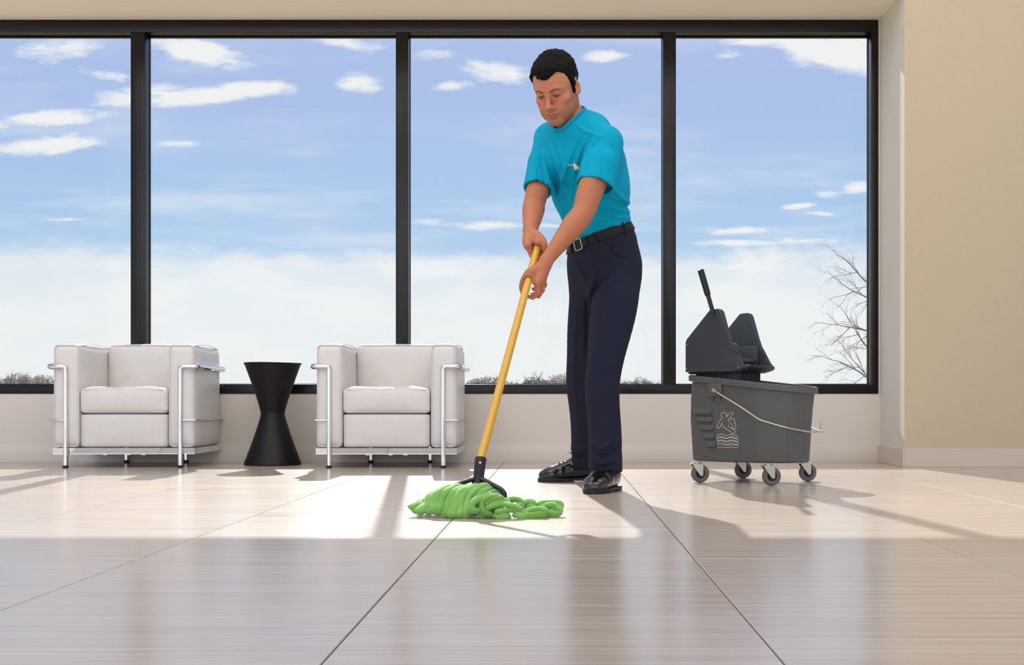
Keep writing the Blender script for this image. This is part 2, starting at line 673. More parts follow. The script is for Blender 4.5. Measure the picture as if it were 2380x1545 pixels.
mull = [(wx_(304), wx_(337)), (wx_(920), wx_(949)), (wx_(1541), wx_(1571))]
bays = [(LEFT_X, mull[0][0]), (mull[0][1], mull[1][0]), (mull[1][1], mull[2][0]), (mull[2][1], wx_(2025))]
fr = empty('trim_2', (0, WALL_Y, 0))
tag(fr, kind='structure')
box_obj('bottom_rail', (LEFT_X, -0.004, SILL_Z), (RET_X - 0.008, FD, z0), M_FRAME, fr, bevel=0.002)
box_obj('head_rail', (LEFT_X, -0.004, z1), (RET_X - 0.008, FD + 0.02, HEAD_Z), M_FRAME, fr, bevel=0.002)
box_obj('side_jamb', (wx_(2025), -0.004, z0), (RET_X - 0.008, FD, z1), M_FRAME, fr, bevel=0.002)
for a, b in mull:
    bm = bmesh.new()
    add_box(bm, (a, -0.004, z0), (b, FD, z1), 0.002)
    add_box(bm, (a + (b - a) * .62 - .0015, -0.0065, z0), (a + (b - a) * .62 + .0015, -0.003, z1), 0)      # cover-cap joint
    finish('mullion', bm, M_FRAME, fr, 35)
for i, (a, b) in enumerate(bays):
    w = empty('window_%d' % (i + 1), (0, WALL_Y, 0))
    tag(w, kind='structure')
    box_obj('glass_pane', (a, FD - 0.022, z0), (b, FD - 0.016, z1), M_GLASS, w, bevel=0)
    s = 0.009
    box_obj('glazing_bead', (a, FD - 0.016, z0), (b, FD, z0 + s * .6), M_FRAME, w, bevel=0)
    box_obj('glazing_bead', (a, FD - 0.016, z1 - s), (b, FD, z1), M_FRAME, w, bevel=0)
    if i:
        box_obj('glazing_bead', (a, FD - 0.016, z0), (a + s * .35, FD, z1), M_FRAME, w, bevel=0)
    box_obj('glazing_bead', (b - s * .35, FD - 0.016, z0), (b, FD, z1), M_FRAME, w, bevel=0)

# ---- outside: lawn, the far tree line, the bare tree near the window
lawn = box_obj('ground', (-900, 7.17, -0.5), (900, 1500, -0.25), M_LAWN, None, bevel=0)
tag(lawn, kind='structure')


def twig_tree(seed, base, start_dirs, length, r0, levels, spread, droop=0.0, kids=(3, 4), seg=3):
    """recursive bare branches: list of (points, radii)"""
    rnd = random.Random(seed)
    out = []

    def grow(p, d, ln, r, lv):
        n = 5
        pts, rad = [p.copy()], [r]
        q, dd = p.copy(), d.copy()
        for i in range(n):
            dd = (dd + Vector((rnd.gauss(0, .10), rnd.gauss(0, .10), rnd.gauss(0, .10) - droop))).normalized()
            q = q + dd * ln / n
            pts.append(q.copy())
            rad.append(r * (1 - .62 * (i + 1) / n))
        out.append((pts, rad, lv))
        if lv <= 0:
            return
        k = rnd.randint(*kids) + (1 if lv == 1 else 0)
        for j in range(k):
            t = 0.25 + 0.75 * (j + rnd.random() * .8) / k
            i = min(n, max(1, int(t * n)))
            ax = Vector((rnd.gauss(0, 1), rnd.gauss(0, 1), rnd.gauss(0, 1))).normalized()
            nd = (d + ax * spread).normalized()
            grow(pts[i], nd, ln * rnd.uniform(.45, .72), max(rad[i] * .72, r * .25), lv - 1)
    for p, d, l, r in start_dirs:
        grow(Vector(p), Vector(d).normalized(), l, r, levels)
    return out


def tubes_fast(name, paths, m, parent, seg=3):
    V, Fc = [], []
    for pts, rad, _ in paths:
        base = len(V)
        for i, p in enumerate(pts):
            t = (pts[min(i + 1, len(pts) - 1)] - pts[max(i - 1, 0)]).normalized()
            a = t.orthogonal().normalized()
            b = t.cross(a)
            for k in range(seg):
                an = 2 * math.pi * k / seg
                V.append(tuple(p + (a * math.cos(an) + b * math.sin(an)) * rad[i]))
        for i in range(len(pts) - 1):
            for k in range(seg):
                Fc.append((base + i * seg + k, base + i * seg + (k + 1) % seg, base + (i + 1) * seg + (k + 1) % seg, base + (i + 1) * seg + k))
    me = bpy.data.meshes.new(name)
    me.from_pydata(V, [], Fc)
    return link_mesh(name, me, m, parent, 180)


BD = 24.0
bt = empty('bare_tree', (wx_(2130, BD), BD, -0.25))
tag(bt, 'leafless grey tree outside the right end of the window', 'tree')
tx = 0.0


def rel(px, py, d=BD):
    return at(px, py, d) - Vector(bt.location)


limb_px = [[(2125, 980), (2045, 905), (2000, 866), (1962, 846)], [(2125, 860), (2050, 790), (2015, 769), (1962, 758)],
           [(2125, 800), (2060, 720), (2016, 692), (1975, 672)], [(2125, 740), (2060, 690), (2014, 655), (1985, 625)],
           [(2125, 960), (2060, 860), (2010, 800), (1990, 770)], [(2125, 990), (2050, 930), (2020, 880), (1990, 845)]]
trunk_pts = [Vector((0.3, 0, 0)), Vector((0.15, 0.02, 0.8)), Vector((0, 0, 1.8)), Vector((-.05, 0.05, 3.4)), Vector((0.1, 0, 5.2))]
bm = bmesh.new()
add_tube(bm, smooth_path(trunk_pts, 4), [0.13 - .006 * i for i in range(17)], 8)
finish('trunk', bm, M_BARK, bt)
starts = []
for li, lp in enumerate(limb_px):
    pts = smooth_path([rel(x, y, BD + (li % 3 - 1) * .5) for x, y in lp], 4)
    n = len(pts)
    br = tube_obj('branch', pts, [0.024 - .014 * i / (n - 1) for i in range(n)], M_BARK, bt, seg=6)
    d = (pts[-1] - pts[-4]).normalized()
    starts.append((pts[-1], d, 0.62, 0.0095))
    for k in (5, 7, 9, 11):
        s = 1 if k % 4 == 1 else -1
        starts.append((pts[k], (d + Vector((0, 0, 0.9 * s)) + Vector((-.2, .3 * s, 0))).normalized(), 0.55, 0.0085))
tw = tubes_fast('twigs', twig_tree(5, None, starts, .6, .011, 4, .66, 0.012, (2, 3)), M_BARK, bt)
tag(tw, kind='stuff')

FD_T = 150.0
far = [(8, 870, 'bare'), (42, 863, 'bare'), (74, 868, 'bare'), (104, 866, 'bare'), (1112, 874, 'bare'), (1140, 870, 'bare'), (1186, 882, 'bare'),
       (1243, 872, 'green'), (1276, 880, 'rust'), (1306, 862, 'bare'), (1338, 868, 'bare'), (1462, 882, 'rust'), (1492, 878, 'bare'), (1518, 884, 'bare')]
lab = {0: 'far pale thinly leaved tree beyond the window, cut by the left edge of the photo', 1: 'far tallest pale thinly leaved tree between photo left edge and first armchair',
       2: 'far low pale thinly leaved tree second from the left armchair', 3: 'far pale thinly leaved tree just left of the left armchair',
       4: 'far pale thinly leaved tree nearest the right side of the second armchair', 5: 'far pale thinly leaved tree just left of the yellow mop handle',
       6: 'far small pale thinly leaved tree just right of the yellow mop handle', 7: 'far dull green leafy tree between mop handle and man',
       8: 'far rust coloured low tree right of the green tree', 9: 'far tall pale thinly leaved tree beside the left trouser leg',
       10: 'far pale thinly leaved tree mostly hidden behind the trousers', 11: 'far rust coloured tree just right of the trousers',
       12: 'far pale thinly leaved tree midway between trousers and the window post', 13: 'far low pale thinly leaved tree nearest the right hand window post'}
for i, (px, py, kind) in enumerate(far):
    d = FD_T + (i % 4) * 7
    top = at(px, py, d)
    base = Vector((top.x, d, -0.25))
    h = top.z + 0.25
    t = empty('far_tree', base)
    tag(t, lab[i], 'tree', 'trees on the skyline')
    tube_obj('trunk', [(0, 0, 0), (0.05, 0, h * .25), (0, 0.05, h * .5)], [.2, .16, .12], M_TWIG, t, seg=6)
    rnd = random.Random(i + 40)
    st = []
    for k in range(20):
        a = 2 * math.pi * k / 20 + rnd.random()
        st.append((Vector((0, 0, h * rnd.uniform(.15, .68))), Vector((math.cos(a) * .9, math.sin(a) * .9, rnd.uniform(.4, 1.2))), h * rnd.uniform(.28, .42), .07))
    tubes_fast('crown_branches', twig_tree(i + 90, None, st, 1, .05, 3, .75, 0, (3, 4)), M_TWIG, t)
    if True:
        V, Fc = [], []
        for k in range(1500 if kind != 'bare' else 900):
            a, b = rnd.random() * 6.283, rnd.random()
            rr = (rnd.random() ** .4) * h * .42
            c = Vector((math.cos(a) * rr * 1.05, math.sin(a) * rr * 1.05, h * .56 + (b - .5) * h * .8 * math.sqrt(max(0, 1 - (rr / (h * .46)) ** 2))))
            s = .10
            n = Vector((rnd.gauss(0, 1), rnd.gauss(0, 1), rnd.gauss(0, 1))).normalized()
            u = n.orthogonal().normalized() * s
            v = n.cross(u)
            q = len(V)
            V += [tuple(c - u - v * .5), tuple(c + u - v * .5), tuple(c + u * .3 + v), tuple(c - u * .3 + v)]
            Fc.append((q, q + 1, q + 2, q + 3))
        me = bpy.data.meshes.new('foliage')
        me.from_pydata(V, [], Fc)
        fo = link_mesh('foliage', me, {'green': M_LEAFGREEN, 'rust': M_LEAFRUST, 'bare': M_LEAFPALE}[kind], t, 0)
        tag(fo, kind='stuff')
# ------------------------------------------------------------------ cushions
def cushion(bm, lo, hi, r=0.02, bulge=(0, 0, 0), n=10, wrinkle=0.0, seed=0, crown=0.0):
    """upholstered block: rounded box whose faces swell a little; crown lifts the top in soft wrinkles"""
    lo, hi = Vector(lo), Vector(hi)
    c, h = (lo + hi) / 2, (hi - lo) / 2
    b = bmesh.new()
    bmesh.ops.create_cube(b, size=2.0)
    bmesh.ops.subdivide_edges(b, edges=b.edges[:], cuts=n, use_grid_fill=True)
    rnd = random.Random(seed)
    ph = [(rnd.uniform(0, 6.28), rnd.uniform(6, 16), rnd.uniform(6, 16)) for _ in range(5)]
    for v in b.verts:
        u = v.co.copy()
        # crowd the grid towards the edges so the rounding is smooth
        s = Vector([math.copysign(abs(k) ** 0.72, k) if abs(k) < 1 else k for k in u])
        q = Vector((s.x * h.x, s.y * h.y, s.z * h.z))
        inner = Vector([max(-(h[i] - r), min(h[i] - r, q[i])) for i in range(3)])
        d = q - inner
        p = inner + (d.normalized() * r if d.length > 1e-9 else d)
        bx = bulge[0] * (1 - s.y ** 2) * (1 - s.z ** 2) * (s.x)
        by = bulge[1] * (1 - s.x ** 2) * (1 - s.z ** 2) * (s.y)
        bz = bulge[2] * (1 - s.x ** 2) * (1 - s.y ** 2) * (s.z)
        p += Vector((bx, by, bz))
        if crown and s.z > 0.6:
            e = (1 - s.x ** 4) * (1 - s.y ** 4)
            w = sum(math.sin(a + fx * p.x + fy * p.y) for a, fx, fy in ph) / 5
            p.z += crown * e * (0.70 + 1.25 * w)
        if wrinkle:
            p += Vector((0, 1, 0)) * wrinkle * math.sin(ph[0][0] + 22 * p.x + 9 * p.z) * (1 - s.x ** 2) * (1 - s.z ** 2)
        v.co = c + p
    merge(bm, b)


def cushion_obj(name, lo, hi, parent, **kw):
    bm = bmesh.new()
    cushion(bm, lo, hi, **kw)
    return finish(name, bm, M_LEATHER, parent, 180)


def rect_loop(x0, x1, z0, z1, y, r, n=5):
    out = []
    for cx, cz, a0 in ((x1 - r, z1 - r, 0), (x0 + r, z1 - r, 90), (x0 + r, z0 + r, 180), (x1 - r, z0 + r, 270)):
        for k in range(n + 1):
            a = math.radians(a0 + 90 * k / n)
            out.append(Vector((cx + r * math.cos(a), y, cz + r * math.sin(a))))
    return out


def make_armchair(loc, rz, label):
    root = empty('armchair', loc, rz)
    tag(root, label, 'armchair', 'white armchairs by the window')
    X_IN, X_OUT, Z0, Z1, YB = 0.232, 0.370, 0.106, 0.652, 0.565
    for s in (-1, 1):
        a, b = sorted((s * X_IN, s * X_OUT))
        c = cushion_obj('arm_cushion', (a, 0.012, Z0), (b, YB, Z1), root, r=0.026, bulge=(0.010, 0.006, 0.012), n=12)
        bm = bmesh.new()
        add_tube(bm, rect_loop(a + .006, b - .006, Z0 + .006, Z1 - .004, 0.018, .022), 0.0032, 6, closed=True)
        finish('piping', bm, M_PIPING, c)
        bm = bmesh.new()
        xo = s * (X_OUT - 0.010)
        add_tube(bm, smooth_path([(xo, 0.03, Z1 - .006), (xo + s * .002, .2, Z1 + .004), (xo + s * .002, .4, Z1 + .004), (xo, YB - .03, Z1 - .006)]), 0.003, 6)
        xi = s * (X_IN + 0.010)
        add_tube(bm, smooth_path([(xi, 0.03, Z1 - .006), (xi, .2, Z1 + .005), (xi, .4, Z1 + .005), (xi, YB - .03, Z1 - .006)]), 0.003, 6)
        finish('piping', bm, M_PIPING, c)
    bk = cushion_obj('back_cushion', (-X_IN + .003, 0.425, 0.30), (X_IN - .003, YB, 0.668), root, r=0.028, bulge=(0, 0.014, 0.008), n=12)
    bm = bmesh.new()
    add_tube(bm, [(x, 0.432, 0.664 + .003 * (1 - (x / .2) ** 2)) for x in np.linspace(-.2, .2, 11)], 0.003, 6)
    finish('piping', bm, M_PIPING, bk)
    seat = cushion_obj('seat_cushion', (-X_IN + .002, 0.004, 0.288), (X_IN - .002, 0.43, 0.418), root, r=0.022, bulge=(0, 0.010, 0.002), n=16,
                       wrinkle=0.0015, seed=3, crown=0.026)
    bm = bmesh.new()
    zt = lambda x: 0.412 - 0.006 * (1 - (x / .21) ** 2)
    add_tube(bm, [(x, 0.006, zt(x)) for x in np.linspace(-.21, .21, 13)], 0.003, 6)
    add_tube(bm, [(x, 0.006, 0.296 + .003 * (1 - (x / .21) ** 2)) for x in np.linspace(-.21, .21, 13)], 0.003, 6)
    finish('piping', bm, M_PIPING, seat)
    cushion_obj('base_cushion', (-X_IN + .004, 0.010, Z0), (X_IN - .004, 0.55, 0.286), root, r=0.014, bulge=(0, 0.006, 0), n=10)
    # chrome frame
    R, ZT, XS, YR = 0.0132, 0.535, 0.386, 0.578
    for s in (-1, 1):
        lg = tube_obj('leg', bent_path([(s * .300, 0, 0.012), (s * .300, 0, ZT), (s * .335, 0, ZT)], 0.018), R, M_CHROME, root, seg=16)
        lathe_obj('foot_glide', [(0, 0), (.0145, 0), (.0145, .014), (0, .014)], M_GLIDE, lg, 16, Matrix.Translation((s * .300, 0, 0)))
        tube_obj('arm_tube', bent_path([(s * .333, 0, ZT), (s * XS, 0, ZT), (s * XS, YR, ZT), (s * .16, YR, ZT)], 0.024), R * 1.12, M_CHROME, root, seg=16)
        tube_obj('side_rod', bent_path([(s * .310, 0.0, .252), (s * .381, 0.0, .252), (s * .381, YR, .252), (s * .16, YR, .252)], 0.012), 0.0048, M_CHROME, root, seg=10)
        lg = tube_obj('leg', [(s * .170, YR, 0.012), (s * .170, YR, ZT)], R, M_CHROME, root, seg=16)
        lathe_obj('foot_glide', [(0, 0), (.0145, 0), (.0145, .014), (0, .014)], M_GLIDE, lg, 16, Matrix.Translation((s * .170, YR, 0)))
        # side angle iron of the base
        bm = bmesh.new()
        a, b = sorted((s * .340, s * .372))
        poly = [(s * .340, .072), (s * .372, .072), (s * .372, .104), (s * .369, .104), (s * .369, .076), (s * .340, .076)]
        add_prism(bm, poly, YB - .016, Matrix.Translation((0, YB, 0)) @ Matrix.Rotation(math.radians(90), 4, 'X'))
        finish('base_rail', bm, M_CHROME, root)
    tube_obj('back_tube', [(-.17, YR, ZT), (.17, YR, ZT)], R, M_CHROME, root, seg=12)
    bm = bmesh.new()
    poly = [(.014, .072), (.050, .072), (.050, .104), (.047, .104), (.047, .0765), (.014, .0765)]
    add_prism(bm, poly, .744, Matrix.Translation((-.372, 0, 0)) @ Matrix(((0, 0, 1, 0), (1, 0, 0, 0), (0, 1, 0, 0), (0, 0, 0, 1))))
    finish('base_rail', bm, M_CHROME, root)
    box_obj('base_rail', (-.372, YB - .03, .072), (.372, YB, .0765), M_CHROME, root, .001, 1)
    bm = bmesh.new()
    poly = [(.0070, .1050), (.0125, .0745), (.0150, .0745), (.0095, .1050)]
    add_prism(bm, poly, .744, Matrix.Translation((-.372, 0, 0)) @ Matrix(((0, 0, 1, 0), (1, 0, 0, 0), (0, 1, 0, 0), (0, 0, 0, 1))))
    finish('front_strip', bm, M_CHROME, root)
    for k, x in enumerate((-.1, .02, .1)):
        bm = bmesh.new()
        add_box(bm, (x - .012, .02, .066), (x + .012, .05, .0725), .001, 1)
        finish('strap_clip', bm, M_ZINC, root)
    return root


make_armchair((-0.9115, 6.405, 0), 0.0, 'white leather cube armchair in a chrome tube frame, right of the black hourglass table')
make_armchair((-2.302, 6.425, 0), math.radians(1.6), 'white leather cube armchair in a chrome tube frame, left of the black hourglass table')

# ------------------------------------------------------------------ hourglass side table
st = empty('side_table', (-1.589, 6.752, 0))
tag(st, 'black hourglass shaped side table standing between the two white armchairs', 'table')
H_, RT, RW = 0.566, 0.156, 0.0645
prof_low = [(0, 0), (RT - .004, 0), (RT, .004), (RT, .010)]
for k in range(1, 15):
    t = k / 14
    prof_low.append((RT - (RT - RW) * (1 - (1 - t) ** 1.16), .010 + (.283 - .010) * t))
lathe_obj('lower_cone', prof_low + [(0, .283)], M_BLACKTABLE, st, 64)
prof_up = [(0, .2835), (RW, .2835)]
for k in range(1, 15):
    t = k / 14
    prof_up.append((RW + (RT - .003 - RW) * (t ** 1.16), .2835 + (.556 - .2835) * t))
lathe_obj('upper_cone', prof_up + [(0, .556)], M_BLACKTABLE, st, 64)
lathe_obj('waist_ring', [(RW - .004, .276), (RW + .0015, .279), (RW + .0015, .288), (RW - .004, .291)], M_BLACKTABLE, st, 48)
lathe_obj('table_top', [(0, .5555), (RT - .002, .5555), (RT + .0015, .558), (RT + .0015, .5635), (RT - .002, .566), (0, .566)], M_BLACKTABLE, st, 64)
# ------------------------------------------------------------------ mop bucket on casters
B_LOC, B_ROT = (0.856, 5.32, 0), math.radians(-33)
bk = empty('mop_bucket', B_LOC, B_ROT)
tag(bk, 'grey plastic mop bucket on four casters with a white slipping figure sign', 'bucket')


def rim_z(x):
    return 0.4405 - 0.108 * x


def plan(hl, hw, inset=0.0):
    """outline of the tub seen from above: flat wringer end, faceted spout end"""
    L_, W_ = hl - inset, hw - inset
    half = [(-L_ + .035, -W_), (-L_ * .5, -W_ * 1.0), (L_ * .31, -W_), (L_ * .37, -W_ * .975), (L_ * .74, -W_ * .74), (L_ * .79, -W_ * .66), (L_ * .965, -W_ * .26), (L_, -W_ * .06)]
    up = [(x, -y) for x, y in half[::-1]]
    return [(-L_ + .010, -W_ + .010)] + half + up + [(-L_ + .010, W_ - .010), (-L_, W_ - .035), (-L_, -W_ + .035)]


def round_plan(hl, hw, n=72):
    """smooth rim outline: squarish at the wringer end, elliptical at the spout"""
    out = []
    for k in range(n):
        a = 2 * math.pi * k / n - math.pi
        ca, sa = math.cos(a), math.sin(a)
        e = 5.0 if ca < 0 else 2.35
        r = (abs(ca) ** e + abs(sa) ** e) ** (-1 / e)
        out.append((hl * ca * r, hw * sa * r))
    return out


def resample(poly, n):
    P = [Vector((x, y)) for x, y in poly]
    # start at the point nearest angle -pi so rings line up
    m = len(P)
    out = []
    for k in range(n):
        a = 2 * math.pi * k / n - math.pi + 1e-4
        d = Vector((math.cos(a), math.sin(a)))
        best = None
        for i in range(m):
            p, q = P[i], P[(i + 1) % m]
            e = q - p
            den = d.x * e.y - d.y * e.x
            if abs(den) < 1e-9:
                continue
            t = (p.x * e.y - p.y * e.x) / den
            u = (p.x * d.y - p.y * d.x) / den
            if t > 0 and -1e-6 <= u <= 1 + 1e-6 and (best is None or t > best):
                best = t
        out.append(tuple(d * best))
    return out


def loft(bm, rings, close_top=False, close_bottom=False):
    vr = [[bm.verts.new(p) for p in r] for r in rings]
    n = len(vr[0])
    for A, B in zip(vr[:-1], vr[1:]):
        for k in range(n):
            bm.faces.new((A[k], A[(k + 1) % n], B[(k + 1) % n], B[k]))
    if close_bottom:
        bm.faces.new(vr[0][::-1])
    if close_top:
        bm.faces.new(vr[-1])
    return vr


NB = 96
HLB, HWB = 0.243, 0.146
HLT, HWT = 0.262, 0.158
bm = bmesh.new()
rings = []
ZB = 0.090
for t in (0, .02, .25, .5, .75, .955):
    hl = HLB + (HLT - HLB) * t - (0.006 if t == 0 else 0)
    hw = HWB + (HWT - HWB) * t - (0.006 if t == 0 else 0)
    fac = resample(plan(hl, hw), NB)
    rnd_ = resample(round_plan(hl, hw), NB)
    w = max(0.0, min(1.0, (t - .62) / .34))
    w = w * w * (3 - 2 * w)
    ring = []
    for (x1, y1), (x2, y2) in zip(fac, rnd_):
        x, y = x1 + (x2 - x1) * w, y1 + (y2 - y1) * w
        ring.append((x, y, ZB + (rim_z(x) - .030 - ZB) * (t / .955)))
    rings.append(ring)
ro = resample(round_plan(HLT + .013, HWT + .012), NB)
ri = resample(round_plan(HLT - .004, HWT - .004), NB)
rb = resample(round_plan(HLT + .010, HWT + .009), NB)
rings.append([(x, y, rim_z(x) - .028) for x, y in rb])
rings.append([(x, y, rim_z(x) - .026) for x, y in ro])
rings.append([(x, y, rim_z(x) - .003) for x, y in ro])
rings.append([(x, y, rim_z(x)) for x, y in rb])
rings.append([(x, y, rim_z(x) - .001) for x, y in ri])
rin = resample(round_plan(HLB - .006, HWB - .006), NB)
rings.append([(x, y, .13) for x, y in rin])
loft(bm, rings, close_bottom=True, close_top=True)
tub = finish('tub', bm, M_GREY, bk, 13)

FY = lambda z: -(HWB + (HWT - HWB) * (z - ZB) / (rim_z(-.1) - .03 - ZB))      # the near long side
# stepped pouring grip moulded into the near side
steps = [(-.230, -.130, .326, .293), (-.218, -.126, .291, .259), (-.202, -.121, .257, .224), (-.186, -.116, .222, .188), (-.172, -.112, .186, .150)]
for (xa, xb, zt, zb_) in steps:
    b = bmesh.new()
    ya, yb = FY(zt), FY(zb_)
    vs = [(xa, ya + .004, zt), (xb, ya + .004, zt), (xb - .004, yb + .004, zb_ - .004), (xa + .012, yb + .004, zb_ - .004),
          (xa + .006, ya - .0025, zt - .004), (xb - .003, ya - .0025, zt - .004), (xb - .006, yb - .011, zb_ + .004), (xa + .012, yb - .011, zb_ + .004)]
    V = [b.verts.new(v) for v in vs]
    for f in ((0, 1, 5, 4), (1, 2, 6, 5), (2, 3, 7, 6), (3, 0, 4, 7), (4, 5, 6, 7), (3, 2, 1, 0)):
        b.faces.new([V[i] for i in f])
    bmesh.ops.bevel(b, geom=b.edges[:], offset=.0025, segments=2, affect='EDGES')
    finish('grip_step', b, M_GREY, bk, 30)
# pivot boss under the rim with its two gussets
def rimy(x):
    return FY(.42)


bm = bmesh.new()
add_box(bm, (-.150, FY(.40) - .014, .372), (-.082, FY(.40) + .01, rim_z(-.11) - .024), .005)
boss = finish('pivot_boss', bm, M_GREY, bk, 30)
for x in (-.128, -.094):
    b = bmesh.new()
    V = [b.verts.new(v) for v in ((x - .003, FY(.37) - .012, .374), (x + .003, FY(.37) - .012, .374), (x + .003, FY(.37) + .006, .374), (x - .003, FY(.37) + .006, .374),
                                  (x - .003, FY(.335) + .004, .335), (x + .003, FY(.335) + .004, .335))]
    for f in ((0, 1, 2, 3), (0, 4, 5, 1), (2, 5, 4, 3), (0, 3, 4), (1, 5, 2)):
        b.faces.new([V[i] for i in f])
    finish('gusset', b, M_GREY, boss, 30)

# wire bail handle lying against the spout end
iM = Matrix.Translation(Vector(B_LOC)) @ Matrix.Rotation(B_ROT, 4, 'Z')
iM = iM.inverted()


def blocal(px, py, d):
    return iM @ at(px, py, d)


pv = Vector((-.118, FY(.40) - .020, .400))
side = [pv + Vector((0, .012, 0)), pv, Vector((.02, FY(.33) - .022, .322)), Vector((.095, -.168, .272)), Vector((.200, -.130, .240)), Vector((.272, -.060, .222)), Vector((.296, -.03, .222))]
mir = [Vector((p.x, -p.y, p.z)) for p in side[::-1]]
loopend = [Vector((.302, 0, .222))]
path = bent_path(side, .02, 4) + loopend + bent_path(mir, .02, 4)
bail = tube_obj('bail_handle', path, 0.0037, M_ZINC, bk, seg=10)
tube_obj('handle_catch', bent_path([(.300, -.012, .222), (.306, -.012, .245), (.306, -.012, .272)], .004, 3), 0.004, M_ZINC, bail, seg=8)
for s in (-1, 1):
    lathe_obj('pivot_washer', [(0, 0), (.009, 0), (.009, .004), (0, .006)], M_ZINC, bail, 16, align_z((-.118, s * (abs(FY(.40)) + .013), .400), (-.118, s * (abs(FY(.40)) + .1), .400)))

# casters
caster_px = [(1627, 1121), (1793, 1128), (1877, 1118), (1727, 1111)]
for px, py in caster_px:
    D = F_PX * EYE / (py - CY)
    w = iM @ Vector(((px - CX) / F_PX * D, D, 0))
    c = empty('caster', (w.x, w.y, 0), -B_ROT + math.radians(10), parent=bk)
    R_, wd = 0.0392, 0.024
    Mw = align_z((0, -wd / 2, R_), (0, wd / 2, R_))
    wh = lathe_obj('wheel', [(.021, .002), (.030, 0), (.036, .001), (R_, .006), (R_, wd - .006), (.036, wd - .001), (.030, wd), (.021, wd - .002)], M_TYRE, c, 40, Mw)
    lathe_obj('hub', [(0, .001), (.010, .000), (.012, .006), (.022, .006), (.027, .0035), (.027, wd - .0035), (.022, wd - .006), (.012, wd - .006), (.010, wd), (0, wd - .001)], M_HUB, c, 32, Mw)
    # forked zinc bracket raked back from the swivel plate
    for s in (-1, 1):
        bmf = bmesh.new()
        poly = [(-.038, .082), (.008, .082), (.010, .070), (.0105, .034), (.006, .0285), (-.001, .029), (-.006, .034), (-.034, .072)]
        add_prism(bmf, poly, .0022, Matrix.Translation((0, s * (wd / 2 + .0035) + .0011, 0)) @ Matrix.Rotation(math.radians(90), 4, 'X'), .0008, 1)
        finish('fork', bmf, M_ZINC, c, 30)
        lathe_obj('axle_bolt', [(0, 0), (.0042, 0), (.0042, .003), (.002, .0036), (0, .003)], M_ZINC, c, 12, align_z((.001, s * (wd / 2 + .0045), R_ - .001), (.001, s * 1, R_ - .001)))
    bmf = bmesh.new()
    add_box(bmf, (-.042, -.020, .080), (.014, .020, .0838), .001, 1)
    add_lathe(bmf, [(0, 0), (.017, 0), (.019, .003), (.019, .006), (0, .006)], 24, Matrix.Translation((-.014, 0, .0835)))
    finish('swivel_plate', bmf, M_ZINC, c, 30)

# white outline sign on the near side: a figure slipping above rippling water
S0, SZ = -.0615, .2285                                      # centre of the sign on the panel
SCX, SCY = 580.0, 800.0                                     # drawing units: crop of 1159 x 1545 over 90 x 120 photo px


def sgn(u, v, lift=0.0012):
    x = S0 + (u - SCX) * (90 / 1159) / (2830 / 5.21) / 0.80
    z = SZ - (v - SCY) * (120 / 1545) / (2830 / 5.21)
    return Vector((x, FY(z) - lift, z))


def sign_line(pts, closed):
    b = bmesh.new()
    add_tube(b, [sgn(u, v) for u, v in pts], 0.00105, 6, closed=closed, flat=(1, 1))
    return finish('sign_line', b, M_WHITE_PRINT, bk, 180)


def arc2(c, r, a0, a1, n=14):
    return [(c[0] + r * math.cos(math.radians(a0 + (a1 - a0) * k / n)), c[1] - r * math.sin(math.radians(a0 + (a1 - a0) * k / n))) for k in range(n + 1)]


figure = ([(455, 445), (440, 420)] + arc2((495, 352), 76, 215, -32, 16) + [(552, 410), (566, 405)] + [(650, 300)] + arc2((690, 312), 42, 140, -35, 8)
          + [(715, 352), (605, 488), (606, 560)] + [(675, 485)] + arc2((712, 508), 50, 120, 20, 6) + [(765, 510), (803, 715)] + arc2((762, 728), 40, 10, -165, 8)
          + [(714, 690), (688, 595), (598, 684)] + [(770, 812)] + arc2((750, 862), 44, 60, -110, 8) + [(728, 905), (470, 712), (448, 640), (438, 590)]
          + [(420, 650)] + [(385, 735)] + arc2((345, 700), 48, -45, -215, 10) + [(300, 690), (415, 480), (435, 452), (475, 440)])
sign_line(figure, True)
for j in range(3):
    y = 945 + 96 * j
    top = [(300 + k * 27 + 5 * j, y + 18 * math.sin((k / 20) * 4 * math.pi + 2.3) + 6) for k in range(21)]
    bot = [(u + 2, v + 72) for u, v in top[::-1]]
    sign_line(top + bot, True)
sign_line([(306, 1255), (852, 1250), (854, 1325), (308, 1330)], True)

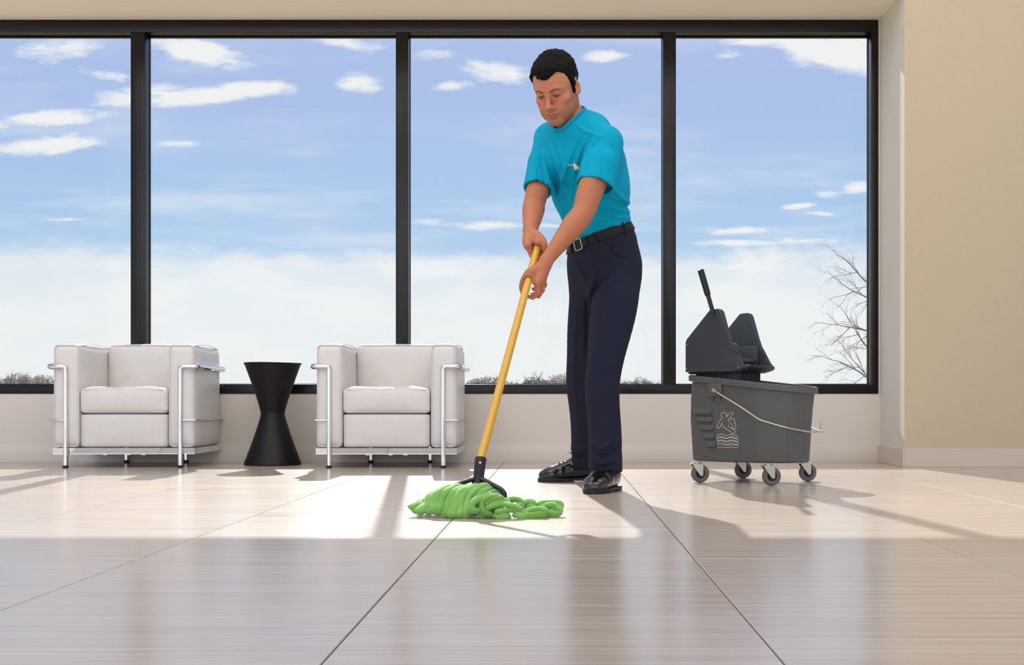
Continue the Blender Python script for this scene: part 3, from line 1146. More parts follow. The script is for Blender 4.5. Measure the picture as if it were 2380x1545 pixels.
# ------------------------------------------------------------------ side-press wringer hung on the bucket
wr = empty('wringer', B_LOC, B_ROT)
tag(wr, 'dark grey side press mop wringer with a black lever, sitting on the grey bucket', 'wringer')
shell = [(-.256, .4785), (-.256, .607), (-.252, .620), (-.143, .742), (-.135, .748), (-.100, .750), (-.088, .745), (-.080, .732), (-.042, .600), (-.028, .560), (.020, .502), (.022, .494), (.008, .486), (-.028, .4765)]
for s in (-1, 1):
    bm = bmesh.new()
    y = -.170 if s < 0 else .170
    add_prism(bm, shell, .034, Matrix.Translation((0, y + (.034 if s < 0 else 0), 0)) @ Matrix.Rotation(math.radians(90), 4, 'X'), .007, 3)
    sh = finish('side_shell', bm, M_SLATE, wr, 30)
    yo = y - (0 if s < 0 else .034)
    face_y = yo if s < 0 else y
    fy = -.1705 if s < 0 else .1705
    for (x, z) in ((-.1165, .733), (-.246, .597), (-.247, .492), (-.002, .497)):
        lathe_obj('screw', [(0, 0), (.0036, 0), (.0030, .0018), (0, .0022)], M_ZINC, sh, 12, align_z((x, fy, z), (x, fy + s, z)))
    if s < 0:
        bm = bmesh.new()
        add_tube(bm, [(-.118 + .024 * math.cos(a), fy + .0006, .697 + .013 * math.sin(a)) for a in np.linspace(0, 2 * math.pi, 33)[:-1]], .0012, 6, closed=True)
        add_tube(bm, [(-.118 + .016 * math.cos(a), fy + .0006, .697 + .007 * math.sin(a)) for a in np.linspace(0, 2 * math.pi, 25)[:-1]], .0009, 6, closed=True)
        finish('moulded_oval', bm, M_SLATE, sh, 180)
# curved throat between the shells
bm = bmesh.new()
pr = [(-.26, .476), (-.02, .476), (.012, .484), (.030, .496), (.034, .506), (.024, .508), (.008, .496), (-.03, .488), (-.26, .488)]
add_prism(bm, pr, .276, Matrix.Translation((0, .138, 0)) @ Matrix.Rotation(math.radians(90), 4, 'X'), .003, 2)
finish('throat_plate', bm, M_SLATE, wr, 30)
# press plates and cross bar inside
box_obj('press_plate', (-.20, -.112, .488), (-.035, -.095, .60), M_SLATE, wr, .006)
box_obj('press_plate', (-.20, .095, .488), (-.035, .112, .60), M_SLATE, wr, .006)
bm = bmesh.new()
add_box(bm, (-.060, -.130, .521), (-.036, .132, .540), .004)
add_box(bm, (-.060, -.130, .535), (-.040, -.06, .556), .004)
finish('cross_bar', bm, M_SLATE, wr, 30)
# slotted basket hanging into the tub
bm = bmesh.new()
add_box(bm, (-.232, -.118, .36), (-.034, .118, .480), .008)
basket = finish('basket', bm, M_SLATE, wr, 30)
for k in range(9):
    y = -.104 + k * .026
    bm = bmesh.new()
    add_box(bm, (-.036, y - .0035, .375), (-.022, y + .0035, .478), .002, 1)
    finish('basket_rib', bm, M_SLATE, basket, 30)
for k in range(6):
    x = -.215 + k * .034
    bm = bmesh.new()
    add_box(bm, (x - .0035, -.128, .375), (x + .0035, -.116, .478), .002, 1)
    finish('basket_rib', bm, M_SLATE, basket, 30)
bm = bmesh.new()
add_box(bm, (-.250, -.150, .4695), (-.080, .150, .4760), .002)
finish('hanger_bracket', bm, M_BLACKPL, wr, 30)
# lever
p0, p1 = iM @ at(1656, 722, 5.238), iM @ at(1628, 626, 5.235)
d = (p1 - p0)
bm = bmesh.new()
add_tube(bm, [p0 - d * .08, p0 + d * .45], [.0125, .0125], 12, flat=(1.0, .7))
lev = finish('lever', bm, M_BLACKPL, wr, 40)
bm = bmesh.new()
pg = [p0 + d * t for t in (.36, .39, .42, .95, .985, 1.0)]
add_tube(bm, pg, [.0125, .0155, .0168, .0172, .0162, .012], 14, flat=(1.0, .75))
finish('grip', bm, M_BLACKPL, lev, 40)
# ------------------------------------------------------------------ wet mop
HB, HT = at(1117, 1066, 3.775), at(1250, 570, 4.452)          # socket mouth and upper end of the handle
mop = empty('mop', (HB.x, HB.y, 0))
tag(mop, 'wet mop with a yellow handle and green strands held by the man', 'mop')
MO = Vector(mop.location)
hd = (HT - HB).normalized()
tube_obj('handle', [HB - MO, HB + hd * .3 - MO, HT - hd * .012 - MO, HT - hd * .003 - MO, HT - MO], [.0133, .0133, .0133, .0115, .007], M_YELLOW, mop, seg=24)
# black socket and winged frame
sock0 = HB + hd * .004
foot = at(1110, 1128, 3.745)
bm = bmesh.new()
pts = [sock0 - MO, sock0 + (foot - sock0) * .06 - MO, sock0 + (foot - sock0) * .5 - MO, sock0 + (foot - sock0) * .80 - MO, foot - MO]
add_tube(bm, pts, [.0165, .0182, .0170, .0165, .020], 20)
sk = finish('socket', bm, M_BLACKPL, mop, 50)
ax = (at(1125, 1073, 3.76) - MO)
cdir = (Vector((0, 0, EYE)) - (ax + MO)).normalized()
lathe_obj('rivet', [(0, 0), (.0042, 0), (.0036, .0016), (0, .0024)], M_ZINC, sk, 16, align_z(HB + (foot - sock0) * .14 - hd * .0 + cdir * .0165 - MO, HB + (foot - sock0) * .14 + cdir - MO))
# the wings: a bowed bar, its lower bar, and the teeth between
dn = (foot - sock0).normalized()
wl = [at(1104, 1112, 3.745), at(1070, 1123, 3.75), at(1046, 1131, 3.755), at(1030, 1142, 3.76)]
wr_ = [at(1118, 1112, 3.745), at(1142, 1124, 3.735), at(1164, 1136, 3.72), at(1173, 1147, 3.71), at(1172, 1160, 3.705)]
for W in (wl, wr_):
    bm = bmesh.new()
    p = smooth_path([v - MO for v in W], 5)
    add_tube(bm, p, [.0125 - .0050 * i / (len(p) - 1) for i in range(len(p))], 10, flat=(1.0, .62))
    wob = finish('wing', bm, M_BLACKPL, mop, 50)
for k, t in enumerate(np.linspace(.22, .92, 6)):
    a = smooth_path(wl, 8)
    p = a[int(t * (len(a) - 1))]
    q = p + Vector((-.004, -.006, -.026))
    tube_obj('tooth', [p - MO, q - MO], [.0030, .0026], M_BLACKPL, mop, seg=6)
for k, t in enumerate(np.linspace(.16, .74, 6)):
    a = smooth_path(wr_, 8)
    p = a[int(t * (len(a) - 1))]
    q = p + Vector((-.004, -.006, -.026))
    tube_obj('tooth', [p - MO, q - MO], [.0030, .0026], M_BLACKPL, mop, seg=6)
low = [at(1040, 1150, 3.745), at(1080, 1138, 3.735), at(1112, 1136, 3.73), at(1145, 1148, 3.715), at(1172, 1162, 3.70)]
tube_obj('clamp_bar', smooth_path([v - MO for v in low], 5), .0065, M_BLACKPL, mop, seg=8)


def strand(pts, r=.0125, flat=(1.0, .8), name='strand', up=None, n=6, wob=0.0):
    """one thick looped microfibre strand; points are (px, py, depth)"""
    P = [at(*p) - MO for p in pts]
    P = smooth_path(P, n)
    m = len(P)
    R = []
    for i in range(m):
        t = i / (m - 1)
        e = min(1.0, min(t, 1 - t) * 9 + .55)
        R.append(r * e * (1 + .10 * math.sin(i * .55 + pts[0][0])))
    for i in range(m):
        P[i].z = max(P[i].z, R[i] * min(flat) * .9)
    bm = bmesh.new()
    add_tube(bm, P, R, 12, flat=flat, up=up)
    return finish(name, bm, M_MOP, mop, 180)


# underlying heap so no gap opens between the strands
for k in range(9):
    t = k / 8
    x = 985 + 165 * t
    hgt = 1150 + 12 * (2 * t - .9) ** 2
    strand([(x - 14, 1184, 3.78), (x + 2, hgt + 12, 3.755), (x + 14, hgt + 8, 3.725), (x - 4, 1182, 3.685), (x - 12, 1194, 3.67)], .0155)
# front strands: loops that come over the ridge and hang down towards the floor, (ridge x, ridge y) -> (foot x, foot y)
front_strands = [
    ((978, 1166), (968, 1176), (957, 1183), 3.70), ((1006, 1150), (982, 1166), (962, 1190), 3.69),
    ((1030, 1140), (1000, 1152), (992, 1186), 3.675), ((1048, 1133), (1014, 1146), (1007, 1190), 3.67),
    ((1062, 1131), (1030, 1146), (1016, 1192), 3.66), ((1076, 1134), (1046, 1150), (1032, 1198), 3.652),
    ((1090, 1133), (1062, 1152), (1049, 1200), 3.648), ((1104, 1130), (1072, 1150), (1064, 1200), 3.644),
    ((1120, 1130), (1086, 1152), (1077, 1200), 3.642), ((1134, 1134), (1100, 1158), (1094, 1186), 3.652),
    ((1146, 1143), (1112, 1162), (1118, 1198), 3.645), ((1156, 1150), (1130, 1166), (1126, 1196), 3.65)]
for k, (a, b, c, d) in enumerate(front_strands):
    j = (k % 3 - 1) * .006
    strand([(a[0] + 16, a[1] + 10, d + .115), (a[0] + 4, a[1] - 1, d + .085), (a[0] - (a[0] - b[0]) * .45, (a[1] + b[1]) / 2 - 3, d + .055 + j), (b[0], b[1] + 4, d + .030 + j),
            ((b[0] + c[0]) / 2 - 1, (b[1] + c[1]) / 2 + 3, d + .010 + j), (c[0] + 2, c[1] - 4, d + j), (c[0] + 14, c[1] - 1, d + .015)], (.0142, .0128, .0150)[k % 3] if k > 1 else .0095, (1.22, .74), n=7)
# tight curls in the middle and the trailing tail to the right
tail = [
    [(1140, 1146, 3.66), (1112, 1158, 3.640), (1098, 1172, 3.632), (1100, 1186, 3.63), (1116, 1186, 3.635)],
    [(1158, 1152, 3.66), (1135, 1154, 3.645), (1120, 1164, 3.640), (1122, 1186, 3.636), (1144, 1196, 3.640)],
    [(1168, 1156, 3.665), (1148, 1158, 3.65), (1132, 1166, 3.645), (1128, 1174, 3.645)],
    [(1128, 1182, 3.63), (1150, 1174, 3.64), (1172, 1172, 3.645), (1200, 1178, 3.645), (1214, 1184, 3.64)],
    [(1130, 1174, 3.645), (1156, 1166, 3.65), (1176, 1170, 3.66), (1190, 1176, 3.66)],
    [(1128, 1168, 3.65), (1154, 1160, 3.66), (1172, 1162, 3.67), (1184, 1170, 3.67)],
    [(1146, 1200, 3.635), (1162, 1194, 3.640), (1180, 1198, 3.64), (1172, 1203, 3.63), (1152, 1203, 3.625)],
    [(1178, 1176, 3.70), (1184, 1164, 3.69), (1198, 1160, 3.685), (1210, 1166, 3.685), (1212, 1178, 3.69)],
    [(1196, 1180, 3.66), (1204, 1172, 3.665), (1214, 1176, 3.67), (1210, 1184, 3.665)],
    [(1192, 1200, 3.64), (1206, 1192, 3.645), (1218, 1194, 3.645), (1216, 1202, 3.635), (1200, 1204, 3.63)],
    [(1150, 1190, 3.63), (1176, 1186, 3.64), (1200, 1184, 3.65), (1212, 1188, 3.65)],
    [(1216, 1182, 3.72), (1220, 1170, 3.715), (1230, 1165, 3.71), (1239, 1170, 3.71), (1238, 1180, 3.715)],
    [(1224, 1184, 3.70), (1232, 1176, 3.70), (1242, 1178, 3.70), (1236, 1186, 3.70)],
    [(1210, 1196, 3.655), (1232, 1186, 3.66), (1256, 1182, 3.66), (1266, 1188, 3.655), (1260, 1198, 3.65), (1236, 1200, 3.645), (1216, 1202, 3.64)],
    [(1244, 1178, 3.72), (1262, 1168, 3.725), (1284, 1168, 3.725), (1300, 1168, 3.72), (1304, 1176, 3.72), (1296, 1182, 3.72)],
    [(1246, 1186, 3.70), (1266, 1176, 3.705), (1288, 1174, 3.705), (1300, 1182, 3.70), (1298, 1192, 3.695), (1276, 1196, 3.69), (1262, 1192, 3.69)],
    [(1270, 1190, 3.70), (1282, 1184, 3.70), (1292, 1180, 3.705)],
    [(950, 1180, 3.70), (958, 1174, 3.705), (972, 1172, 3.71), (984, 1170, 3.72)]]
for k, t in enumerate(tail):
    strand(t, .0112 if k not in (8, 12, 16, 17) else .0088, (1.2, .8), n=7)
# ------------------------------------------------------------------ smooth-solid modelling: distance field -> mesh (surface nets)
class Field:
    """ordered list of smooth unions / cuts; every entry only touches points near it"""

    def __init__(self):
        self.ops = []

    def _add(self, mode, fn, lo, hi, k):
        self.ops.append((mode, fn, np.array(lo, float), np.array(hi, float), k))
        return self

    def cap(self, a, b, ra, rb=None, k=0.02, mode='u', squash=None):
        """round cone from a to b; squash = (direction, factor) thins it along that direction"""
        a, b = np.array(a, float), np.array(b, float)
        rb = ra if rb is None else rb
        ab = b - a
        L2 = max(float(ab @ ab), 1e-12)
        if squash is not None:
            sd = np.array(squash[0], float)
            sd /= np.linalg.norm(sd)
            sf = squash[1]

        def fn(p):
            t = np.clip(((p - a) @ ab) / L2, 0, 1)
            q = p - a - t[:, None] * ab
            if squash is not None:
                q = q + np.outer((q @ sd) * (1 / sf - 1), sd)
            d = np.sqrt((q * q).sum(1)) - (ra + (rb - ra) * t)
            return d * (sf if squash is not None else 1)
        r = max(ra, rb)
        return self._add(mode, fn, np.minimum(a, b) - r, np.maximum(a, b) + r, k)

    def path(self, pts, radii, k=0.02, kin=0.012, mode='u', squash=None):
        for i in range(len(pts) - 1):
            self.cap(pts[i], pts[i + 1], radii[i], radii[i + 1], k if i == 0 else kin, mode, squash)
        return self

    def limb(self, pts, radii, k=0.02, n=6, mode='u'):
        """one smooth tapering limb: spline through the joints, radii interpolated"""
        P = smooth_path([Vector(tuple(p)) for p in pts], n)
        R = [v.x for v in smooth_path([Vector((r, 0, 0)) for r in radii], n)]
        segs = [(np.array(P[i]), np.array(P[i + 1]), R[i], R[i + 1]) for i in range(len(P) - 1)]

        def fn(p):
            out = None
            for a, b, ra, rb in segs:
                e = b - a
                t = np.clip(((p - a) @ e) / max(float(e @ e), 1e-12), 0, 1)
                q = p - a - t[:, None] * e
                d = np.sqrt((q * q).sum(1)) - (ra + (rb - ra) * t)
                out = d if out is None else smin(out, d, .0025)
            return out
        A = np.array([tuple(v) for v in P])
        m = max(R)
        return self._add(mode, fn, A.min(0) - m, A.max(0) + m, k)

    def ell(self, c, r, R=None, k=0.02, mode='u'):
        c, r = np.array(c, float), np.array(r, float)
        R = np.eye(3) if R is None else np.array(R, float)

        def fn(p):
            q = (p - c) @ R                      # columns of R are the local axes
            k0 = np.sqrt(((q / r) ** 2).sum(1))
            k1 = np.sqrt(((q / (r * r)) ** 2).sum(1))
            return k0 * (k0 - 1.0) / np.maximum(k1, 1e-9)
        ext = np.abs(R) @ r
        return self._add(mode, fn, c - ext, c + ext, k)

    def sections(self, cs, ab, ax_l, ax_f, k=0.03, mode='u'):
        """chain of elliptical sections: centres, (half width along ax_l, half depth along ax_f)"""
        cs = np.array(cs, float)
        ab = np.array(ab, float)
        ax_l = np.array(ax_l, float)
        ax_f = np.array(ax_f, float)
        if ax_l.ndim == 1:
            ax_l = np.repeat(ax_l[None], len(cs), 0)
            ax_f = np.repeat(ax_f[None], len(cs), 0)

        def fn(p):
            out = None
            for i in range(len(cs) - 1):
                a, b = cs[i], cs[i + 1]
                e = b - a
                t = np.clip(((p - a) @ e) / (e @ e), 0, 1)
                q = p - a - t[:, None] * e
                l_ = ax_l[i] + t[:, None] * (ax_l[i + 1] - ax_l[i])
                f_ = ax_f[i] + t[:, None] * (ax_f[i + 1] - ax_f[i])
                ra = ab[i, 0] + t * (ab[i + 1, 0] - ab[i, 0])
                rb = ab[i, 1] + t * (ab[i + 1, 1] - ab[i, 1])
                u = (q * l_).sum(1)
                v = (q * f_).sum(1)
                w2 = np.maximum((q * q).sum(1) - u * u - v * v, 0)
                rc = np.minimum(ra, rb)
                k0 = np.sqrt((u / ra) ** 2 + (v / rb) ** 2 + w2 / rc ** 2)
                k1 = np.sqrt((u / ra ** 2) ** 2 + (v / rb ** 2) ** 2 + w2 / rc ** 4)
                d = k0 * (k0 - 1) / np.maximum(k1, 1e-9)
                out = d if out is None else smin(out, d, 0.03)
            return out
        m = ab.max()
        return self._add(mode, fn, cs.min(0) - m, cs.max(0) + m, k)

    def raw(self, fn, lo, hi, k=0.0, mode='d'):
        """mode d: fn(p, d) -> new d inside the box"""
        return self._add(mode, fn, lo, hi, k)

    def __call__(self, p, margin=0.03):
        d = np.full(len(p), 0.5)
        for mode, fn, lo, hi, k in self.ops:
            m = margin + k
            sel = np.nonzero(((p > lo - m) & (p < hi + m)).all(1))[0]
            if len(sel) == 0:
                continue
            q = p[sel]
            if mode == 'u':
                d[sel] = smin(d[sel], fn(q), k)
            elif mode == 's':
                d[sel] = -smin(-d[sel], fn(q), k)
            elif mode == 'i':
                d[sel] = -smin(-d[sel], -fn(q), k)
            else:
                d[sel] = fn(q, d[sel])
        return d


def smin(a, b, k):
    if k <= 0:
        return np.minimum(a, b)
    h = np.clip(0.5 + 0.5 * (b - a) / k, 0, 1)
    return b + (a - b) * h - k * h * (1 - h)


def axis_points(segs):
    """[(start, end, step), ...] -> one increasing coordinate array"""
    out = []
    for a, b, h in segs:
        n = max(1, int(round((b - a) / h)))
        out += list(a + (b - a) * np.arange(n) / n)
    out.append(segs[-1][1])
    return np.array(out)


def mesh_field(f, xs, ys, zs, B=8, relax=1):
    """zero surface of f on a rectilinear grid, evaluated only near the surface"""
    n = [len(xs), len(ys), len(zs)]
    nb = [(k + B - 1) // B for k in n]
    D = np.full(n, 1.0, np.float32)

    def bounds(a, i):
        return a[min(i * B, len(a) - 1)], a[min(i * B + B - 1, len(a) - 1)]
    lo = [np.array([bounds(a, i)[0] for i in range(m)]) for a, m in zip((xs, ys, zs), nb)]
    hi = [np.array([bounds(a, i)[1] for i in range(m)]) for a, m in zip((xs, ys, zs), nb)]
    I, J, K = np.meshgrid(range(nb[0]), range(nb[1]), range(nb[2]), indexing='ij')
    I, J, K = I.ravel(), J.ravel(), K.ravel()
    C = np.stack([(lo[0][I] + hi[0][I]) / 2, (lo[1][J] + hi[1][J]) / 2, (lo[2][K] + hi[2][K]) / 2], 1)
    H = np.sqrt((hi[0][I] - lo[0][I]) ** 2 + (hi[1][J] - lo[1][J]) ** 2 + (hi[2][K] - lo[2][K]) ** 2) / 2
    dc = f(C, 0.12)
    act = np.abs(dc) < H * 1.35 + 0.014
    for i, j, k, d in zip(I[~act], J[~act], K[~act], dc[~act]):
        if d < 0:
            D[i * B:(i + 1) * B, j * B:(j + 1) * B, k * B:(k + 1) * B] = -1.0
    ai = np.nonzero(act)[0]
    for s in range(0, len(ai), 400):
        blk = ai[s:s + 400]
        idx = []
        for q in blk:
            r = [np.arange(c[q] * B, min((c[q] + 1) * B, m)) for c, m in zip((I, J, K), n)]
            g = np.meshgrid(*r, indexing='ij')
            idx.append(np.stack([a.ravel() for a in g], 1))
        idx = np.concatenate(idx)
        P = np.stack([xs[idx[:, 0]], ys[idx[:, 1]], zs[idx[:, 2]]], 1)
        D[idx[:, 0], idx[:, 1], idx[:, 2]] = f(P)
    S = D < 0
    cnt = np.zeros([k - 1 for k in n], np.uint8)
    for a in (0, 1):
        for b in (0, 1):
            for c in (0, 1):
                cnt += S[a:n[0] - 1 + a, b:n[1] - 1 + b, c:n[2] - 1 + c]
    cells = np.argwhere((cnt > 0) & (cnt < 8))
    vid = np.full(cnt.shape, -1, np.int32)
    vid[cells[:, 0], cells[:, 1], cells[:, 2]] = np.arange(len(cells))
    acc = np.zeros((len(cells), 3))
    num = np.zeros(len(cells))
    AX = (xs, ys, zs)
    corner = lambda o: (cells[:, 0] + o[0], cells[:, 1] + o[1], cells[:, 2] + o[2])
    for ax in range(3):
        o1, o2 = [i for i in range(3) if i != ax]
        for a in (0, 1):
            for b in (0, 1):
                c0 = [0, 0, 0]
                c0[o1], c0[o2] = a, b
                c1 = list(c0)
                c1[ax] = 1
                i0, i1 = corner(c0), corner(c1)
                d0, d1 = D[i0].astype(float), D[i1].astype(float)
                m = (d0 < 0) != (d1 < 0)
                t = np.where(m, d0 / np.where(np.abs(d0 - d1) < 1e-12, 1, d0 - d1), 0)
                P0 = np.stack([AX[q][i0[q]] for q in range(3)], 1)
                P1 = np.stack([AX[q][i1[q]] for q in range(3)], 1)
                acc[m] += (P0 + (P1 - P0) * t[:, None])[m]
                num[m] += 1
    V = acc / num[:, None]
    quads = []
    for ax in range(3):
        o1, o2 = [(1, 2), (2, 0), (0, 1)][ax]
        sl0 = [slice(1, n[q] - 1) for q in range(3)]
        sl0[ax] = slice(0, n[ax] - 1)
        sl1 = list(sl0)
        sl1[ax] = slice(1, n[ax])
        a, b = S[tuple(sl0)], S[tuple(sl1)]
        e = np.argwhere(a != b)
        flip = a[tuple(e.T)]
        base = e + np.array([sl0[q].start for q in range(3)])
        q = []
        for (u, v) in ((1, 1), (0, 1), (0, 0), (1, 0)):
            c = base.copy()
            c[:, o1] -= u
            c[:, o2] -= v
            q.append(vid[c[:, 0], c[:, 1], c[:, 2]])
        q = np.stack(q, 1)
        q[~flip] = q[~flip][:, ::-1]
        quads.append(q)
    Q = np.concatenate(quads)
    Q = Q[(Q >= 0).all(1)]
    for _ in range(relax):
        s = np.zeros_like(V)
        c = np.zeros(len(V))
        for a, b in ((0, 1), (1, 2), (2, 3), (3, 0)):
            np.add.at(s, Q[:, a], V[Q[:, b]])
            np.add.at(s, Q[:, b], V[Q[:, a]])
            np.add.at(c, Q[:, a], 1)
            np.add.at(c, Q[:, b], 1)
        V = V + 0.45 * (s / np.maximum(c, 1)[:, None] - V)
    return V, Q


def keep_largest(V, Q):
    """drop stray specks: keep the biggest connected piece"""
    lab = np.arange(len(V))
    for _ in range(400):
        m = lab[Q].min(1)
        new = lab.copy()
        np.minimum.at(new, Q.ravel(), np.repeat(m, 4))
        new = new[new]
        if (new == lab).all():
            break
        lab = new
    ids, inv, cn = np.unique(lab, return_inverse=True, return_counts=True)
    keepv = inv == cn.argmax()
    remap = np.cumsum(keepv) - 1
    Q = Q[keepv[Q].all(1)]
    return V[keepv], remap[Q]


def field_obj(name, V, Q, m, parent=None, origin=(0, 0, 0), colors=None, sharp=180):
    me = bpy.data.meshes.new(name)
    me.vertices.add(len(V))
    me.vertices.foreach_set('co', (V - np.array(origin)).astype(np.float32).ravel())
    me.loops.add(len(Q) * 4)
    me.loops.foreach_set('vertex_index', Q.astype(np.int32).ravel())
    me.polygons.add(len(Q))
    me.polygons.foreach_set('loop_start', np.arange(0, len(Q) * 4, 4, dtype=np.int32))
    me.update(calc_edges=True)
    me.validate()
    if colors is not None:
        at_ = me.color_attributes.new('pigment', 'FLOAT_COLOR', 'POINT')
        at_.data.foreach_set('color', np.concatenate([colors, np.ones((len(colors), 1))], 1).astype(np.float32).ravel())
    return link_mesh(name, me, m, parent, sharp)


def wob(p, freq, seed):
    """smooth pseudo-noise in about -1..1"""
    r = np.random.RandomState(seed)
    s = 0
    for i in range(5):
        d = r.normal(size=3)
        d /= np.linalg.norm(d)
        s = s + np.sin(p @ d * freq * r.uniform(.6, 1.6) + r.uniform(0, 6.28))
    return s / 3.0
# ------------------------------------------------------------------ the man with the mop
M_SKIN = mat('tanned_skin', (198, 134, 100), 0.52, spec=0.35, sss=0.12, vcol='pigment', noise=(120, (166, 98, 68), .22), bump=(900, 0.08))
M_HAIR = mat('black_hair', (7, 6, 6), 0.7, spec=0.12, noise=(300, (15, 12, 11), .6), bump=(420, 0.5, (1, 1, .25)))
M_BROW = mat('dark_brow_hair', (92, 60, 44), 0.8)
M_SHIRT = mat('turquoise_cotton_jersey', (0, 156, 188), 0.9, spec=0.15, noise=(70, (0, 148, 186), .4), bump=(1400, 0.10))
M_RIB = mat('turquoise_ribbed_collar', (0, 148, 184), 0.9, spec=0.15, bump=(900, 0.3))
M_TROUSER = mat('navy_cotton_twill', (31, 34, 54), 0.85, spec=0.25, noise=(900, (21, 23, 40), .7), bump=(1500, 0.2))
M_BELT = mat('black_leather_belt', (17, 16, 16), 0.5, spec=0.3, bump=(700, 0.2))
M_SHOE = mat('polished_black_leather', (13, 13, 13), 0.18, spec=0.6, coat=0.4)
M_SOLE = mat('black_rubber_sole', (17, 16, 16), 0.55)
M_LACE = mat('black_laces', (26, 25, 25), 0.45)
M_EYE = mat('eye_white', (205, 190, 180), 0.25)
M_IRIS = mat('dark_brown_iris', (44, 28, 20), 0.2)

MAN0 = Vector((0.13, 4.95, 0.0))
man = empty('person', MAN0)
tag(man, 'dark haired man in a turquoise t-shirt and navy trousers bending forward over a wet mop', 'person')


def pa(px, py, d):
    return np.array(at(px, py, d))


TH = math.radians(50)
LT = np.array((math.cos(TH), -math.sin(TH), 0))          # towards his left side
FT = np.array((-math.sin(TH), -math.cos(TH), 0))         # towards his front

# ---- head frame
HP, HY = math.radians(33), math.radians(25)
HX = np.array((math.cos(HY), -math.sin(HY), 0))
HF = np.array((-math.sin(HY) * math.cos(HP), -math.cos(HY) * math.cos(HP), -math.sin(HP)))
HU = np.array((-math.sin(HY) * math.sin(HP), -math.cos(HY) * math.sin(HP), math.cos(HP)))
HR = np.stack([HX, HF, HU], 1)
HS = 1.035
EYEM = pa(1275, 221, 4.62)
HC = EYEM - HR @ np.array((0, .085, 0)) * HS


def h(x, y, z):
    return HC + HR @ (np.array((x, y, z)) * HS)


def hlocal(p):
    return (np.asarray(p) - HC) @ HR / HS


def hell(F, c, r, k, mode='u', tilt=None):
    R = HR if tilt is None else HR @ tilt
    F.ell(h(*c), np.array(r) * HS, R, k * HS, mode)


def rotx(a):
    c, s = math.cos(a), math.sin(a)
    return np.array(((1, 0, 0), (0, c, -s), (0, s, c)))


def rotz(a):
    c, s = math.cos(a), math.sin(a)
    return np.array(((c, -s, 0), (s, c, 0), (0, 0, 1)))


def hcap(F, a, b, ra, rb, k, mode='u', squash=None):
    F.cap(h(*a), h(*b), ra * HS, rb * HS, k * HS, mode, squash)


def head_field(F):
    hell(F, (0, -.012, .034), (.0745, .098, .086), .03)
    hell(F, (0, .040, .030), (.062, .052, .060), .03)                     # forehead
    hell(F, (0, .030, -.045), (.056, .052, .062), .03)                    # mid face
    for s in (-1, 1):
        hcap(F, (s * .048, -.002, -.058), (s * .017, .070, -.101), .0155, .0165, .022)    # jaw line
        hcap(F, (s * .0500, .002, -.020), (s * .0475, -.002, -.058), .017, .0155, .022)
        hell(F, (s * .043, .056, -.026), (.024, .024, .018), .022)        # cheek bone
        hell(F, (s * .030, .062, -.055), (.022, .022, .026), .022)        # cheek
        hcap(F, (s * .010, .0850, .0165), (s * .034, .0790, .0215), .0095, .0085, .014)  # brow ridge
        hcap(F, (s * .034, .0790, .0215), (s * .050, .0640, .0130), .0085, .0080, .014)
    for s in (-1, 1):
        hell(F, (s * .034, .052, -.072), (.024, .026, .030), .022)        # lower cheek
    hell(F, (0, .074, -.103), (.024, .018, .0165), .020)                   # chin
    hell(F, (0, .076, -.066), (.027, .018, .024), .018)                   # muzzle
    for s in (-1, 1):
        hell(F, (s * .0315, .0945, -.002), (.0165, .0125, .0105), .012, 's')    # eye socket
    hcap(F, (0, .0850, .012), (0, .1075, -.034), .0078, .0092, .012)         # nose bridge
    hell(F, (0, .1095, -.039), (.0105, .0105, .0090), .008)               # tip
    for s in (-1, 1):
        hell(F, (s * .0125, .0985, -.0425), (.0075, .0095, .0070), .006)   # wing
        hell(F, (s * .0080, .0995, -.0500), (.0032, .0055, .0026), .003, 's')
    # lids: a shell over the eyeball, nearly closed because he looks down
    for s in (-1, 1):
        hell(F, (s * .0315, .0760, .0000), (.0158, .0137, .0128), .004)
        hcap(F, (s * .0200, .0882, -.0030), (s * .0320, .0905, -.0052), .0012, .0017, .0018, 's')
        hcap(F, (s * .0320, .0905, -.0052), (s * .0430, .0848, -.0028), .0017, .0012, .0018, 's')
        hcap(F, (s * .0190, .0905, .0080), (s * .0330, .0905, .0100), .0008, .0010, .003, 's')
        hcap(F, (s * .0330, .0905, .0100), (s * .0460, .0830, .0068), .0010, .0008, .003, 's')
    # mouth
    for s in (-1, 1):
        hcap(F, (0, .0965, -.0685), (s * .0130, .0945, -.0680), .0046, .0046, .004)
        hcap(F, (s * .0130, .0945, -.0680), (s * .0245, .0855, -.0715), .0046, .0022, .004)
        hcap(F, (0, .0955, -.0790), (s * .0110, .0935, -.0785), .0058, .0052, .004)
        hcap(F, (s * .0110, .0935, -.0785), (s * .0225, .0855, -.0735), .0052, .0024, .004)
        hcap(F, (0, .1015, -.0735), (s * .0130, .0985, -.0728), .0011, .0011, .002, 's')
        hcap(F, (s * .0130, .0985, -.0728), (s * .0265, .0875, -.0735), .0011, .0012, .002, 's')
    hcap(F, (-.012, .0930, -.0885), (.012, .0930, -.0885), .0030, .0030, .006, 's')
    # ears
    for s in (-1, 1):
        T = rotz(s * 0.50) @ rotx(-.20)
        hell(F, (s * .0735, -.008, -.009), (.0075, .0180, .0315), .006, 'u', T)
        hell(F, (s * .0798, -.004, -.004), (.0055, .0105, .0190), .005, 's', T)
        hell(F, (s * .0745, .000, -.032), (.0060, .0085, .0105), .006)
        hell(F, (s * .0745, .0065, -.012), (.0050, .0045, .0080), .004)
    return F


